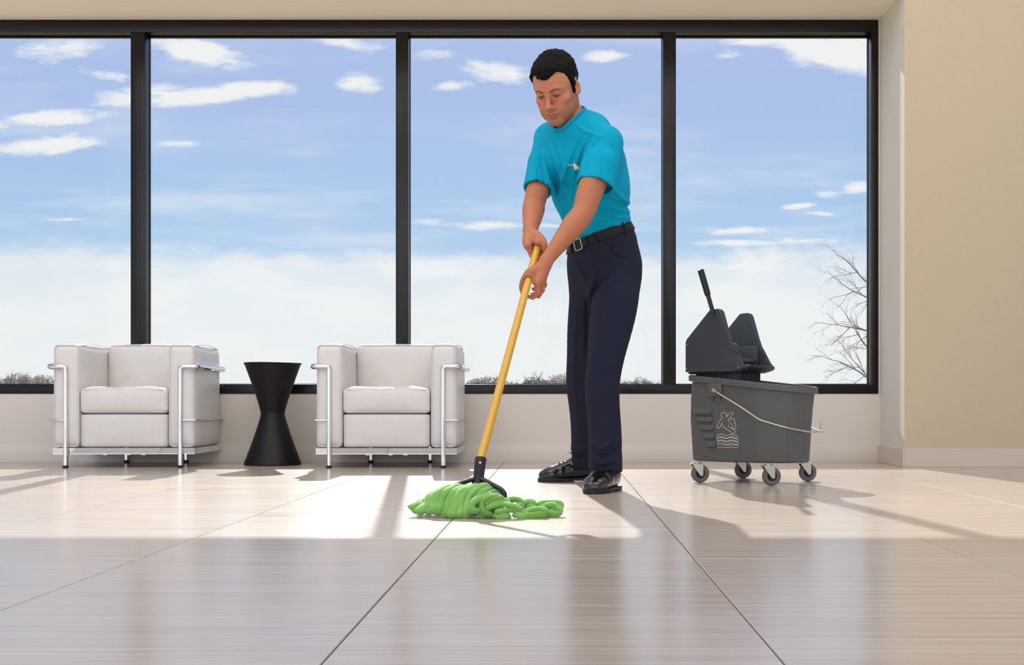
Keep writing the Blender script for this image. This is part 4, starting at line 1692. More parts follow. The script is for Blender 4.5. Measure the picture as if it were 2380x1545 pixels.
# ---- joints
NB = pa(1336, 283, 4.750)
SL, EL, WL = pa(1411, 330, 4.62), pa(1354, 496, 4.490), pa(1270, 605, 4.372)
SR, ER, WR = pa(1281, 322, 4.900), pa(1243, 468, 4.745), pa(1233, 532, 4.520)
T_C = [pa(1400, 585, 4.95), pa(1388, 520, 4.93), pa(1371, 440, 4.87), pa(1353, 365, 4.80), pa(1345, 318, 4.775)]
T_AB = [(.138, .102), (.147, .112), (.176, .126), (.186, .126), (.160, .100)]
LEG_L = [pa(1432, 650, 4.885), pa(1426, 720, 4.82), pa(1408, 830, 4.77), pa(1401, 900, 4.75), pa(1405, 1000, 4.755), pa(1407, 1092, 4.775)]
LEG_LR = [.094, .090, .073, .067, .065, .068]
LEG_R = [pa(1374, 650, 5.00), pa(1369, 720, 5.03), pa(1358, 830, 5.12), pa(1355, 900, 5.17), pa(1361, 1000, 5.26), pa(1362, 1090, 5.325)]
LEG_RR = [.090, .086, .073, .067, .063, .062]
NECK = F_NECK = None


def hand_pts(rows):
    return [pa(*r) for r in rows]


def body_field():
    F = Field()
    # trunk and legs (under the clothes)
    F.sections(T_C, [(a - .022, b - .022) for a, b in T_AB], LT, FT, k=.02)
    F.sections([pa(1398, 560, 4.935), pa(1403, 610, 4.95), pa(1400, 655, 4.955)], [(.135, .098), (.150, .108), (.130, .09)], LT, FT, k=.02)
    F.limb(LEG_L, [r - .034 for r in LEG_LR], k=.03)
    F.limb(LEG_R, [r - .034 for r in LEG_RR], k=.03)
    for toe, heel in ((pa(1384, 1134, 4.66), pa(1420, 1122, 4.80)), (pa(1290, 1108, 5.32), pa(1358, 1104, 5.33))):
        toe[2] = heel[2] = .04
        F.cap(heel, toe, .030, .026, k=.02)
    # neck and shoulders
    F.cap(h(-.004, -.026, -.045), NB + np.array((-.008, 0, .01)), .047, .054, k=.02)
    F.cap(h(0, .010, -.085), NB + FT * .030 + np.array((0, 0, -.03)), .030, .034, k=.03)
    for s in (-1, 1):                                                       # sternomastoid
        F.cap(h(s * .050, -.018, -.055), NB + FT * .055 + LT * (s * .018) + np.array((0, 0, -.035)), .014, .012, k=.02)
    F.cap(NB + np.array((0, 0, -.01)), SL + np.array((0, 0, .012)), .050, .046, k=.03)
    F.cap(NB + np.array((0, 0, -.01)), SR + np.array((0, 0, .012)), .050, .046, k=.03)
    head_field(F)
    # arms
    fl, fr_ = WL - EL, WR - ER
    off = np.array((0, 0, .006))
    F.limb([SL, SL + (EL - SL) * .35, SL + (EL - SL) * .75, EL, EL + fl * .25, EL + fl * .62, WL], [.052, .0545, .0470, .0415, .0420, .0320, .0235], k=.03)
    F.limb([SR, SR + (ER - SR) * .45, ER, ER + fr_ * .3, ER + fr_ * .68, WR], [.050, .0500, .0420, .0425, .0345, .0265], k=.03)
    # ---- near (left) hand: back of the hand to the viewer, thumb down the left of the handle, fingers down its right and round behind
    kI, kM, kR, kP = pa(1249, 657, 4.318), pa(1257, 653, 4.338), pa(1262, 645, 4.362), pa(1262, 634, 4.384)
    for kk, r in ((kI, .0155), (kM, .0150), (kR, .0145), (kP, .0130)):
        F.cap(WL + (kk - WL) * .05, kk, .0175, r, k=.014)
    F.cap(WL + (kI - WL) * .2, pa(1233, 636, 4.333), .019, .0165, k=.014)
    F.cap(pa(1233, 636, 4.333), pa(1230, 654, 4.322), .0150, .0115, k=.012)
    fin = [([kI, pa(1250, 679, 4.322), pa(1238, 690, 4.345), pa(1226, 688, 4.368)], [.0115, .0102, .0095, .0080]),
           ([kM, pa(1260, 673, 4.348), pa(1251, 687, 4.372), pa(1236, 684, 4.390)], [.0115, .0103, .0096, .0080]),
           ([kR, pa(1265, 662, 4.378), pa(1256, 674, 4.402), pa(1240, 671, 4.410)], [.0110, .0100, .0092, .0078]),
           ([kP, pa(1264, 649, 4.398), pa(1256, 658, 4.416), pa(1243, 656, 4.420)], [.0100, .0088, .0082, .0070])]
    for p, r in fin:
        F.path(p, r, k=.006, kin=.004)
    F.limb([pa(1243, 628, 4.350), pa(1224, 642, 4.332), pa(1214, 664, 4.338), pa(1217, 686, 4.350)], [.0165, .0138, .0115, .0086], k=.012)
    # ---- far (right) hand: over the top of the handle, thumb to the right, fingers round the left and behind
    kI, kM, kR, kP = pa(1226, 571, 4.432), pa(1224, 564, 4.456), pa(1225, 558, 4.480), pa(1228, 553, 4.502)
    for kk, r in ((kI, .0150), (kM, .0148), (kR, .0140), (kP, .0125)):
        F.cap(WR + (kk - WR) * .05, kk, .0190, r, k=.014)
    fin = [([kI, pa(1237, 594, 4.438), pa(1251, 603, 4.462), pa(1263, 596, 4.470)], [.0112, .0100, .0094, .0080]),
           ([kM, pa(1234, 588, 4.470), pa(1249, 598, 4.492), pa(1264, 590, 4.490)], [.0112, .0102, .0095, .0080]),
           ([kR, pa(1235, 578, 4.496), pa(1250, 588, 4.512), pa(1264, 580, 4.506)], [.0108, .0098, .0090, .0078]),
           ([kP, pa(1238, 568, 4.514), pa(1251, 576, 4.526), pa(1262, 570, 4.520)], [.0098, .0086, .0080, .0070])]
    for p, r in fin:
        F.path(p, r, k=.006, kin=.004)
    F.cap(WR + (kI - WR) * .1, pa(1243, 553, 4.462), .0185, .0160, k=.014)
    F.cap(pa(1243, 553, 4.462), pa(1249, 564, 4.436), .0155, .0130, k=.010)
    F.limb([pa(1241, 543, 4.482), pa(1254, 551, 4.450), pa(1264, 565, 4.428), pa(1265, 579, 4.424)], [.0170, .0145, .0118, .0085], k=.012)
    # where the hand closes on the wood it is hollowed by it
    F.cap(np.array(HB), np.array(HT) - np.array(hd) * .004, .0148, .0148, 0.0, 's')
    return F


BF = body_field()
ax_x = axis_points([(-.20, -.13, .004), (-.13, .105, .0022), (.105, .32, .004), (.32, .42, .01)])
ax_y = axis_points([(4.24, 4.50, .0026), (4.50, 4.80, .0022), (4.80, 5.42, .009)])
ax_z = axis_points([(-.005, .66, .012), (.66, 1.00, .0026), (1.00, 1.36, .005), (1.36, 1.70, .0022)])
V, Q = mesh_field(BF, ax_x, ax_y, ax_z, relax=1)
V, Q = keep_largest(V, Q)


def skin_colors(V):
    base = np.array(lin((180, 111, 78))[:3])
    C = np.repeat(base[None], len(V), 0)
    L_ = hlocal(V)
    x, y, z = L_[:, 0], L_[:, 1], L_[:, 2]
    face = (np.abs(x) < .09) & (y > -.03) & (np.abs(z) < .13)

    def mixin(col, w):
        w = np.clip(w, 0, 1)[:, None]
        C[:] = C * (1 - w) + np.array(lin(col)[:3]) * w
    ss = lambda v, a, b: np.clip((v - a) / (b - a), 0, 1) ** 2 * (3 - 2 * np.clip((v - a) / (b - a), 0, 1))
    mixin((197, 128, 94), face * 1.0)
    beard = ss(-z, .040, .066) * ss(y, -.02, .01) * face
    beard = np.maximum(beard, ss(np.abs(x), .040, .054) * ss(-z, .02, .045) * ss(y, -.015, .0) * face)
    beard = beard * (1 - .75 * np.exp(-(x / .030) ** 2 - ((z + .0735) / .010) ** 2))
    mixin((146, 106, 82), beard * .62)
    mixin((206, 120, 92), .45 * np.exp(-((np.abs(x) - .042) / .018) ** 2 - ((z + .032) / .02) ** 2) * face)
    mixin((206, 128, 98), .45 * np.exp(-(x / .013) ** 2 - ((z + .038) / .014) ** 2) * (y > .09) * face)
    mixin((122, 84, 64), .50 * np.exp(-((np.abs(x) - .0315) / .016) ** 2 - ((z + .004) / .010) ** 2) * (y > .06) * face)
    half = .0255
    up = (z < -.0640 - .0025 * np.exp(-(x / .004) ** 2)) & (z > -.0735)
    topedge = -.0640 - .0085 * np.clip(np.abs(x) / half, 0, 1) ** 1.6 - .0018 * np.exp(-(x / .0035) ** 2)
    botedge = -.0850 + .0105 * np.clip(np.abs(x) / half, 0, 1) ** 1.8
    lip = ss(topedge - z, -.0008, .0012) * ss(z - botedge, -.0008, .0012) * (np.abs(x) < half) * (y > .07)
    mixin((178, 96, 90), lip * .85)
    mixin((92, 48, 44), .75 * np.exp(-((z + .0735 - .0) / .0016) ** 2) * (np.abs(x) < .026) * (y > .075))
    # knuckles and finger ends a little redder
    for q in (pa(1252, 672, 4.32), pa(1218, 690, 4.35), pa(1228, 576, 4.43), pa(1266, 572, 4.43)):
        mixin((190, 116, 92), .5 * np.exp(-((V - q) ** 2).sum(1) / .02 ** 2))
    return C


body = field_obj('body', V, Q, M_SKIN, man, MAN0, skin_colors(V))

# ---- eyes, lashes, brows
for s in (-1, 1):
    bm = bmesh.new()
    bmesh.ops.create_uvsphere(bm, u_segments=20, v_segments=14, radius=.0118 * HS)
    bmesh.ops.translate(bm, verts=bm.verts[:], vec=Vector(h(s * .0315, .0768, -.0005)) - MAN0)
    ey = finish('eyeball', bm, M_EYE, man, 180)
    gd = np.array((0, .80, -.60))
    c = np.array((s * .0315, .0768, -.0005)) + gd * .0112
    lathe_obj('iris', [(0, .0012), (.003 * HS, .0010), (.0052 * HS, .0002), (.0050 * HS, -.001), (0, -.001)], M_IRIS, ey, 20, align_z(Vector(h(*c)) - MAN0, Vector(h(*(c + gd))) - MAN0))
    pts = [(s * .0185, .0872, -.0018), (s * .0250, .0905, -.0030), (s * .0320, .0910, -.0038), (s * .0390, .0882, -.0030), (s * .0455, .0828, -.0010)]
    tube_obj('eyelash', [Vector(h(*p)) - MAN0 for p in smooth_path(pts, 3)], [.0008, .0012] + [.0015] * 9 + [.0013, .0008], M_BROW, man, seg=6)
BV = BVHTree.FromPolygons([tuple(v) for v in V], [tuple(q) for q in Q])


def onskin(p, out=0.0):
    """a head-local point dropped along the face direction onto the skin"""
    o = Vector(h(p[0], p[1] + .05, p[2]))
    hit = BV.ray_cast(o, Vector(-HF), .12)
    if hit[0] is None:
        return Vector(h(*p)) - MAN0
    return hit[0] + Vector(HF) * out - MAN0


for s in (-1, 1):
    pts = [(s * .0125, .09, .0135), (s * .021, .09, .0175), (s * .031, .088, .0205), (s * .042, .08, .0200), (s * .0510, .07, .0150)]
    P = [onskin(p, .0002) for p in smooth_path(pts, 4)]
    n = len(P)
    bm = bmesh.new()
    add_tube(bm, P, [.0028 * (1 - .62 * (i / (n - 1)) ** 1.5) * (0.55 if i == 0 else 1) for i in range(n)], 8, flat=(.26, 1.0), up=tuple(HU))
    finish('eyebrow', bm, M_BROW, man, 180)

# ---- hair: a cropped cap with a soft widow's peak and sideburns
hf = Field()
hell(hf, (-.0050, -.016, .042), (.0820, .1060, .0915), .02)
hell(hf, (0, .036, .056), (.0640, .0600, .0480), .03)
for s in (-1, 1):
    hcap(hf, (s * .0735, .012, .010), (s * .0705, .016, -.022), .0105, .0050, .010)
hcap(hf, (0, -.070, -.005), (0, -.056, -.050), .048, .042, .03)


def hair_cut(p, d):
    L_ = hlocal(p)
    x, y, z = L_[:, 0], L_[:, 1], L_[:, 2]
    ax = np.abs(x)
    zf = .0665 - .0105 * np.exp(-((x - .007) / .019) ** 2) + .0095 * np.exp(-((ax - .043) / .014) ** 2)
    zf = zf + .0010 * np.sin(x * 610) + .0008 * np.sin(x * 1190 + 1)
    a = z - zf                                            # above the hair line
    yl = np.where(z > .0, .0185 + .52 * z, .0185 + .12 * z) + .0012 * np.sin(z * 700)
    b = np.minimum(yl - y, np.where(y > -.004, z + .028, 1.0))   # behind the temple line, sideburn end
    keep = np.maximum(a, b)
    ear = np.sqrt(((y + .013) / .0235) ** 2 + ((z + .011) / .0345) ** 2) - 1
    keep = np.where(ax > .045, np.minimum(keep, ear * .026), keep)
    nape = z + .070 + .25 * (y + .03)
    keep = np.minimum(keep, np.where(y < 0, nape, 1.0))
    d = -smin(-d, keep, .006)
    st = np.sin(x * 420 + 3 * np.sin(y * 60 + z * 40)) * np.sin(y * 170 + z * 230 + 2 * np.sin(x * 90))
    return d - .0017 * st - .0030 * wob(L_, 90, 5) - .0016 * wob(L_, 210, 6)


hf.raw(hair_cut, HC - .2, HC + .2)
hx = lambda c, r, s: axis_points([(c - r, c + r, s)])
V2, Q2 = mesh_field(hf, hx(HC[0], .16, .0024), hx(HC[1], .16, .0024), hx(HC[2], .17, .0024), relax=0)
V2, Q2 = keep_largest(V2, Q2)
hair = field_obj('hair', V2, Q2, M_HAIR, man, MAN0)

# ---- belt plane (tilted by the lean and the raised left hip)
BC = pa(1395, 551, 4.935)
BN = np.array((0, 0, 1.0)) - 0.17 * LT + 0.335 * FT
BN /= np.linalg.norm(BN)
bplane = lambda p: (p - BC) @ BN


def fold_fn(lines, dref, gain):
    """soft ridges (+) or valleys (-) along lines measured in the picture plane; each: (points, width m, height m)"""
    L_ = []
    for pts, w, a in lines:
        w, a = w * .8, a * gain
        L_.append(([np.array((at(x, y, dref).x, at(x, y, dref).z)) for x, y in pts], w, a))

    def fn(p, d):
        q = p[:, [0, 2]] * np.array((1.0, 1.0))
        sc = dref / p[:, 1]
        q = np.stack([p[:, 0] * sc, EYE + (p[:, 2] - EYE) * sc], 1)
        for pts, w, a in L_:
            best, tb = None, None
            n = len(pts) - 1
            for i in range(n):
                e = pts[i + 1] - pts[i]
                t = np.clip(((q - pts[i]) @ e) / (e @ e), 0, 1)
                r2 = ((q - pts[i] - t[:, None] * e) ** 2).sum(1)
                if best is None:
                    best, tb = r2, (i + t) / n
                else:
                    m = r2 < best
                    best = np.where(m, r2, best)
                    tb = np.where(m, (i + t) / n, tb)
            fade = np.sin(np.pi * np.clip(tb * .9 + .05, 0, 1)) ** .6
            d = d - a * fade * np.exp(-best / (w * w))
        return d
    return fn


# ---- t-shirt
sf = Field()
sf.sections(T_C, T_AB, LT, FT, k=.03)
sf.cap(NB + np.array((0, 0, -.022)), SL + np.array((0, 0, .002)), .060, .053, k=.04)
sf.cap(NB + np.array((0, 0, -.022)), SR + np.array((0, 0, .004)), .062, .058, k=.04)
sf.cap(pa(1424, 372, 4.82), pa(1432, 445, 4.90), .044, .048, k=.05)           # back and shoulder blade
SLE = pa(1383, 434, 4.553)
SRE = pa(1249, 441, 4.775)
dl, dr = (SLE - SL) / np.linalg.norm(SLE - SL), (SRE - SR) / np.linalg.norm(SRE - SR)
sleeves = Field()
sf.path([SL + dl * .01, SL + (SLE - SL) * .5, SLE + dl * .05], [.056, .067, .074], k=.04, kin=.01)
sf.path([SR + dr * .01, SR + (SRE - SR) * .5, SRE + dr * .05], [.062, .063, .058], k=.035, kin=.01)
shirt_folds = [
    ([(1268, 318), (1290, 372), (1312, 440), (1326, 500)], .010, .0060), ([(1283, 305), (1304, 365), (1318, 420)], .009, .0055),
    ([(1345, 312), (1322, 372), (1306, 420), (1298, 462)], .010, .0060), ([(1362, 318), (1342, 368), (1332, 412)], .009, .0055),
    ([(1385, 318), (1360, 356), (1346, 396)], .009, .0070), ([(1258, 352), (1275, 412), (1300, 480), (1322, 540)], .010, .0060),
    ([(1332, 400), (1324, 450), (1334, 520)], .012, .0050), ([(1352, 420), (1344, 470), (1348, 540)], .012, .0055),
    ([(1366, 455), (1405, 478), (1462, 492)], .009, .0060), ([(1362, 480), (1410, 500), (1464, 508)], .008, .0060), ([(1352, 520), (1400, 520), (1450, 520)], .008, .0050),
    ([(1420, 430), (1440, 455), (1466, 474)], .009, .0065), ([(1392, 440), (1430, 468), (1466, 484)], .007, -.0050),
    ([(1374, 330), (1350, 372), (1340, 405)], .006, -.0050), ([(1404, 322), (1432, 356), (1440, 400), (1436, 436)], .005, -.0017),
    ([(1395, 345), (1392, 390), (1396, 430)], .010, .0035), ([(1360, 372), (1352, 400), (1350, 428)], .008, .0040),
    ([(1240, 370), (1244, 400), (1252, 436)], .008, .0050), ([(1256, 340), (1258, 384), (1268, 430)], .006, -.0045),
    ([(1340, 290), (1362, 306), (1400, 318)], .008, .0035)]
sf.raw(fold_fn(shirt_folds, 4.72, 2.0), (-.3, 4.3, .9), (.5, 5.2, 1.6))
sf.raw(lambda p, d: d - .0022 * wob(p, 42, 21), (-.3, 4.3, .9), (.5, 5.2, 1.6))
# neck opening, sleeve mouths, tucked hem
NP0 = pa(1330, 285, 4.735)
NN = np.array((-.371, -.525, .766))
NA0, NA1, NR0, NR1 = NB - NN * .05 + FT * .024, NP0 + NN * .20 + FT * .010, .0660, .0820
SHIRT_SOLID = Field()
SHIRT_SOLID.ops = list(sf.ops)
sf.cap(NA0, NA1, NR0, NR1, .003, 's')


def sleeve_mouth(E, dirv, S, depth):
    def fn(p, d):
        near = np.linalg.norm(p - E - dirv * .03, axis=1) < .118
        cut = (p - E) @ dirv
        ax = (p - S) - np.outer((p - S) @ dirv, dirv)
        arm = near & (np.linalg.norm(ax, axis=1) < .092)
        shell = np.maximum(d, -(d + .0105))
        d = np.where(arm & (cut > -depth), shell, d)
        return np.where(near, np.maximum(d, cut), d)
    return fn


sf.raw(sleeve_mouth(SLE, dl, SL, .035), SLE - .13, SLE + .13)
sf.raw(sleeve_mouth(SRE, dr, SR, .022), SRE - .115, SRE + .115)
sf.raw(lambda p, d: np.maximum(d, -(bplane(p) + .012)), (-.3, 4.3, .8), (.5, 5.3, 1.15))
sx = axis_points([(-.17, .36, .0042)])
sy = axis_points([(4.44, 5.12, .0046)])
sz = axis_points([(.88, 1.56, .0042)])
V3, Q3 = mesh_field(sf, sx, sy, sz, relax=1)
V3, Q3 = keep_largest(V3, Q3)
shirt = field_obj('shirt', V3, Q3, M_SHIRT, man, MAN0)
# ribbed collar following the neck opening
na = (NA1 - NA0) / np.linalg.norm(NA1 - NA0)
NL = np.linalg.norm(NA1 - NA0)
cx_ = np.cross(na, (0, 0, 1.0))
cx_ /= np.linalg.norm(cx_)
cy_ = np.cross(na, cx_)
angs = np.linspace(0, 2 * math.pi, 73)[:-1]
ts = np.linspace(-.04, .20, 97)
edge = []
for a in angs:
    dv = cx_ * math.cos(a) + cy_ * math.sin(a)
    rr = NR0 + (NR1 - NR0) * np.clip(ts / NL, 0, 1)
    pp = NA0 + np.outer(ts, na) + rr[:, None] * dv
    ins = np.nonzero(SHIRT_SOLID(pp) < 0)[0]
    edge.append(ts[ins.max()] if len(ins) else np.nan)
edge = np.array(edge)
ok_ = ~np.isnan(edge)
edge = np.interp(angs, angs[ok_], edge[ok_])
fq = np.fft.rfft(edge)
fq[5:] = 0
edge = np.fft.irfft(fq, len(edge))
bm = bmesh.new()
cpts = [Vector(NA0 + na * (t + .001) + (cx_ * math.cos(a) + cy_ * math.sin(a)) * (NR0 + (NR1 - NR0) * max(0, t) / NL + .0005)) - MAN0 for a, t in zip(angs, edge)]
add_tube(bm, cpts, .0074, 10, closed=True, flat=(.6, 1.4), up=tuple(na))
finish('collar', bm, M_RIB, shirt, 180)

# ---- trousers
tf = Field()
W0 = BC
tf.sections([BC + BN * .05, BC - BN * .03, pa(1404, 612, 4.955), pa(1401, 655, 4.955)], [(.146, .111), (.150, .115), (.168, .128), (.150, .108)], LT, FT, k=.03)
tf.limb(LEG_L, LEG_LR, k=.045)
tf.limb(LEG_R, LEG_RR, k=.035)
tr_folds = [
    ([(1338, 612), (1352, 640), (1366, 672)], .012, .0050), ([(1395, 620), (1378, 650), (1366, 690)], .010, .0065), ([(1412, 640), (1390, 664), (1370, 704)], .010, -.0060),
    ([(1450, 640), (1424, 652), (1396, 684)], .012, .0045), ([(1363, 690), (1364, 760), (1360, 830)], .005, -.0060),
    ([(1418, 566), (1421, 584), (1436, 597), (1454, 598)], .0042, -.0060),
    ([(1456, 720), (1446, 780), (1432, 830)], .010, .0022), ([(1436, 842), (1420, 850), (1400, 846)], .010, .0030), ([(1432, 868), (1416, 872), (1398, 866)], .009, -.0028),
    ([(1410, 700), (1398, 800), (1396, 900), (1400, 1000)], .006, .0038),
    ([(1340, 720), (1334, 800), (1336, 900), (1344, 1000)], .006, .0036),
    ([(1372, 1030), (1396, 1040), (1440, 1024)], .009, .0050), ([(1374, 1052), (1402, 1060), (1442, 1046)], .008, -.0045), ([(1374, 1070), (1400, 1078), (1442, 1064)], .009, .0045),
    ([(1328, 1040), (1346, 1048), (1366, 1040)], .009, .0050), ([(1330, 1060), (1346, 1064), (1366, 1058)], .008, -.0045)]
tf.raw(fold_fn(tr_folds, 4.86, 2.1), (-.3, 4.5, -.1), (.6, 5.6, 1.15))
tf.raw(lambda p, d: d - .0026 * wob(p * np.array((1, 1, .55)), 30, 33), (-.3, 4.5, -.1), (.6, 5.6, 1.15))


def hems(p, d):
    d = np.maximum(d, bplane(p) + .004)
    for E, A in ((LEG_L[-1], LEG_L[-2]), (LEG_R[-1], LEG_R[-2])):
        ax = (E - A) / np.linalg.norm(E - A)
        rad = np.linalg.norm((p - E) - np.outer((p - E) @ ax, ax), axis=1)
        nearz = (p[:, 2] < .22) & (rad < .11)
        cutp = E[2] - .004 + .10 * ((p[:, 0] - E[0]) * -.7 + (p[:, 1] - E[1]) * -.5)
        d = np.where(nearz, np.maximum(d, cutp - p[:, 2]), d)
        d = np.where(nearz & (p[:, 2] < E[2] + .022), np.maximum(d, .0500 - rad), d)
    return d


tf.raw(hems, (-.3, 4.4, -.1), (.6, 5.7, 1.2))
tx_ = axis_points([(-.05, .40, .0050)])
ty_ = axis_points([(4.60, 5.50, .0056)])
tz_ = axis_points([(.02, 1.13, .0056)])
V4, Q4 = mesh_field(tf, tx_, ty_, tz_, relax=1)
V4, Q4 = keep_largest(V4, Q4)
trousers = field_obj('trousers', V4, Q4, M_TROUSER, man, MAN0)

# ---- belt and buckle
bf = Field()
wf = Field()
wf.ops = tf.ops[:1]


def belt_d(p, d):
    w = wf(p, .2)
    return np.maximum(np.maximum(w - .0060, -(w + .008)), np.abs(bplane(p)) - .0190)


bf.raw(belt_d, BC - .26, BC + .26)
V5, Q5 = mesh_field(bf, axis_points([(-.06, .42, .0036)]), axis_points([(4.68, 5.19, .0036)]), axis_points([(.86, 1.16, .0036)]), relax=1)
belt = field_obj('belt', V5, Q5, M_BELT, man, MAN0)
# local frame on the belt front
bt_f = FT - BN * (FT @ BN)
bt_f /= np.linalg.norm(bt_f)
bt_l = np.cross(bt_f, BN)
if bt_l @ LT < 0:
    bt_l = -bt_l
tb_ = BVHTree.FromPolygons([tuple(v) for v in V5], [tuple(q) for q in Q5])


def on_belt(a, zoff, out=0.0):
    """point on the belt at angle a (0 = front, + towards his left)"""
    dirv = bt_f * math.cos(a) + bt_l * math.sin(a)
    o = BC + BN * zoff + dirv * .4
    hit = tb_.ray_cast(Vector(BC + BN * max(-.016, min(.016, zoff)) + dirv * .4), Vector(-dirv), .4)
    return (hit[0] + Vector(BN * (zoff - max(-.016, min(.016, zoff))) + dirv * out)) if hit[0] is not None else Vector(BC + dirv * .13)


def belt_strip(name, a0, a1, z0_, z1_, out, thick, m, parent):
    bm = bmesh.new()
    n = 8
    rows = []
    for i in range(n + 1):
        a = a0 + (a1 - a0) * i / n
        rows.append([bm.verts.new(on_belt(a, zz, o) - MAN0) for zz, o in ((z0_, out), (z1_, out), (z1_, out + thick), (z0_, out + thick))])
    for A, B_ in zip(rows[:-1], rows[1:]):
        for k in range(4):
            bm.faces.new((A[k], A[(k + 1) % 4], B_[(k + 1) % 4], B_[k]))
    bm.faces.new(rows[0][::-1])
    bm.faces.new(rows[-1])
    return finish(name, bm, m, parent, 30)


bu = tube_obj('buckle', bent_path([on_belt(a, zz, .0060) - MAN0 for a, zz in ((.14, .021), (-.17, .021), (-.17, -.021), (.14, -.021), (.14, .0205))], .004, 3), .0022, M_ZINC, belt, seg=8)
belt_strip('belt_tip', .02, .36, -.0165, .0165, .0010, .0045, M_BELT, belt)
for a in (.62, 1.45, -.45):
    belt_strip('belt_loop', a, a + .055, -.024, .022, .0010, .0040, M_TROUSER, trousers)

# ---- shoes
def shoe(toe_px, heel_px, flip):
    tp, hp = at(*toe_px), at(*heel_px)
    tp.z = hp.z = 0
    fw = (tp - hp).normalized()
    L_ = (tp - hp).length
    root_m = Matrix.Translation(hp - MAN0) @ Matrix(((fw.y, fw.x, 0, 0), (-fw.x, fw.y, 0, 0), (0, 0, 1, 0), (0, 0, 0, 1)))
    k = L_ / .292
    F = Field()
    F.sections([(0, .042, .052), (0, .105, .056), (.004 * flip, .165, .044), (.006 * flip, .215, .034), (.004 * flip, .252, .027)],
               [(.033, .044), (.036, .048), (.043, .036), (.045, .028), (.036, .0235)], (1, 0, 0), (0, 0, 1), k=.01)
    F.cap((0, .060, .07), (0, .055, .10), .036, .036, k=.03)
    F.cap((-.024, .172, .066), (.030, .172, .066), .0012, .0012, .003, 's')
    F.raw(lambda p, d: d - .0010 * np.sin(p[:, 1] * 260) * np.exp(-((p[:, 1] - .178) / .016) ** 2), (-.1, 0, 0), (.1, .3, .2))
    F.raw(lambda p, d: np.maximum(np.maximum(d, .012 - p[:, 2]), p[:, 2] - .112), (-.2, -.1, -.1), (.2, .4, .2))
    Vs, Qs = mesh_field(F, axis_points([(-.07, .07, .0036)]), axis_points([(-.01, .31, .0036)]), axis_points([(0, .125, .0036)]), relax=1)
    Mn = np.array(root_m)
    Vs = Vs * np.array((1, k, 1))
    Vs = Vs @ Mn[:3, :3].T + Mn[:3, 3]
    so = field_obj('shoe', Vs, Qs, M_SHOE, man)
    # welted sole with a separate heel
    def outline(y0, y1, grow):
        prof = [(0, .0), (.008, .022), (.030, .034), (.075, .036), (.12, .036), (.17, .044), (.21, .0465), (.245, .040), (.268, .026), (.280, .010), (.283, 0)]
        pts = [(w + grow * (1 if w > 0 else 0) + .005 * flip * max(0, min(1, (y - .1) / .1)), (y - .004) * k) for y, w in prof if y0 <= y <= y1]
        pts2 = [(-(w + grow) + .005 * flip * max(0, min(1, (y - .1) / .1)), (y - .004) * k) for y, w in prof[::-1] if y0 <= y <= y1 and w > 0]
        return pts + pts2
    bm = bmesh.new()
    add_prism(bm, outline(.0, .283, .0035), .012, root_m @ Matrix.Translation((0, 0, .006)), .002, 1)
    sl = finish('sole', bm, M_SOLE, so, 30)
    bm = bmesh.new()
    add_prism(bm, outline(.0, .085, .003), .008, root_m @ Matrix.Translation((0, 0, .0)), .001, 1)
    finish('heel', bm, M_SOLE, so, 30)
    bm = bmesh.new()
    add_prism(bm, outline(.115, .283, .002), .008, root_m @ Matrix.Translation((0, 0, .0)), .001, 1)
    finish('tread', bm, M_SOLE, so, 30)
    T = BVHTree.FromPolygons([tuple(v) for v in Vs], [tuple(q) for q in Qs])

    def top(x, y, o=.0012):
        a = root_m @ Vector((x, y * k, .3))
        hit = T.ray_cast(a, Vector((0, 0, -1)), .4)
        return (hit[0] if hit[0] is not None else root_m @ Vector((x, y * k, .06))) + Vector((0, 0, o))
    for j in range(4):
        y = .118 + j * .014
        tube_obj('lace', smooth_path([top(-.019, y), top(-.008, y + .003, .003), top(.008, y + .003, .003), top(.019, y)], 3), .0019, M_LACE, so, seg=6)
    for s in (-1, 1):
        c = top(0, .112, .004)
        ex = root_m.to_3x3() @ Vector((s * .022, .006, .006))
        ey = root_m.to_3x3() @ Vector((s * .004, .016, .008))
        tube_obj('lace', smooth_path([c, c + ex * .6 + ey, c + ex * 1.2 + ey * .5, c + ex * 1.1 - ey * .4, c + ex * .4 - ey * .3, c], 4), .0014, M_LACE, so, seg=6)
        tube_obj('lace', smooth_path([c, c + ex * .5 - ey * .8, c + ex * .9 - ey * 1.2 - Vector((0, 0, .012))], 4), .0014, M_LACE, so, seg=6)
    # seam round the lace panel
    for s in (-1, 1):
        tube_obj('seam', smooth_path([top(s * .034, .085, .0006), top(s * .030, .115, .0006), top(s * .024, .150, .0006), top(s * .010, .176, .0006), top(0, .180, .0006)], 4), .0011, M_SHOE, so, seg=6)


shoe((1371, 1147, 4.575), (1430, 1140, 4.850), 1)
shoe((1243, 1120, 5.315), (1391, 1119, 5.335), -1)

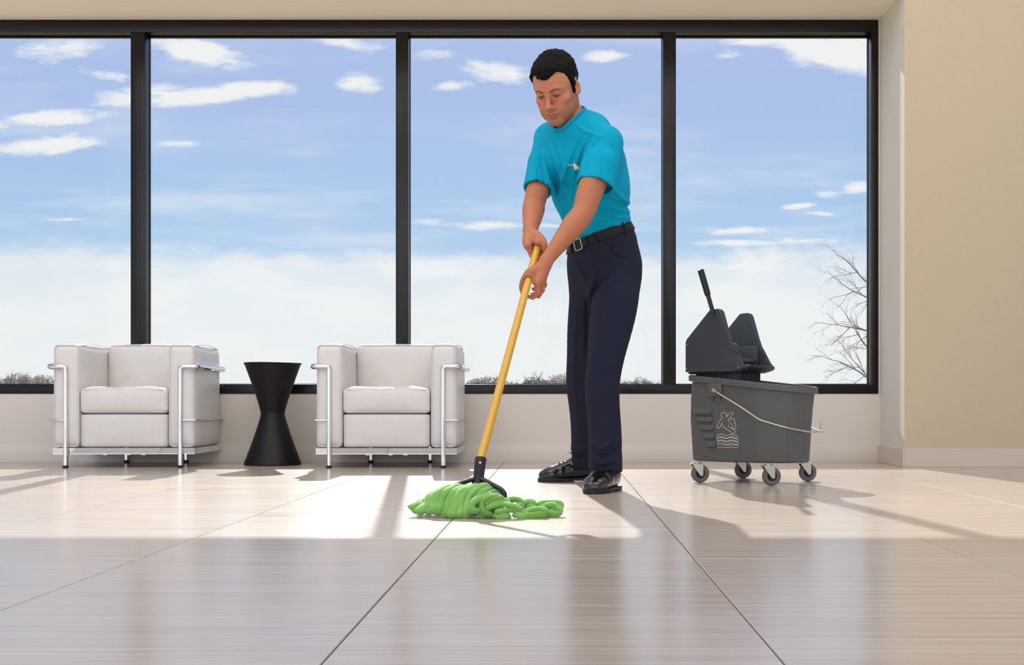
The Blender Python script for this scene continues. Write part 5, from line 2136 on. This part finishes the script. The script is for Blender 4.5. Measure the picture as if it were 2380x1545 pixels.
# ---- chest print: pale lettering with an arrow-like emblem over it, laid onto the cloth
TS = BVHTree.FromPolygons([tuple(v) for v in V3], [tuple(q) for q in Q3])
M_PRINTY = mat('pale_yellow_print', (214, 222, 170), 0.7)
M_PRINTW = mat('cream_print', (236, 222, 206), 0.7)


def cloth_at(px, py, out):
    o = Vector((0, 0, EYE))
    dv = (at(px, py, 4.6) - o).normalized()
    hit = TS.ray_cast(o, dv, 8)
    return hit[0] - dv * out - MAN0


def decal(name, polys, m, out=.0018, parent=None):
    bm = bmesh.new()
    for poly in polys:
        a = [bm.verts.new(cloth_at(x, y, out)) for x, y in poly]
        b = [bm.verts.new(cloth_at(x, y, out - .0012)) for x, y in poly]
        n = len(a)
        c = bm.verts.new(cloth_at(sum(q[0] for q in poly) / n, sum(q[1] for q in poly) / n, out))
        for i in range(n):
            bm.faces.new((a[i], a[(i + 1) % n], c))
        for i in range(n):
            bm.faces.new((a[i], b[i], b[(i + 1) % n], a[(i + 1) % n]))
    return finish(name, bm, m, parent or shirt, 0)


cu = bpy.data.curves.new('letters', 'FONT')
cu.body = 'ServiceMaster'
cu.size = 1.0
cu.shear = 0.3
cu.offset = 0.018
fo = bpy.data.objects.new('letters', cu)
COL.objects.link(fo)
dg = bpy.context.evaluated_depsgraph_get()
tm = bpy.data.meshes.new_from_object(fo.evaluated_get(dg))
bpy.data.objects.remove(fo, do_unlink=True)
xs_ = [v.co.x for v in tm.vertices]
x0_, x1_ = min(xs_), max(xs_)
for v in tm.vertices:
    px = 1319.5 + (v.co.x - x0_) / (x1_ - x0_) * 27.5
    py = 385.0 + (px - 1319.5) * .075 - v.co.y * 7.6
    v.co = cloth_at(px, py, .0016)
link_mesh('lettering', tm, M_PRINTY, shirt, 0)
decal('emblem', [[(1333.0, 376.5), (1336, 380.5), (1340.5, 384.5), (1347, 390), (1344.5, 393.2), (1341, 394), (1337, 396.4), (1335, 392), (1333.8, 386)]], M_PRINTW, .0034)
decal('emblem', [[(1319, 385.3), (1333, 386.2), (1333, 386.9), (1319, 386.0)]], M_PRINTY, .0016)
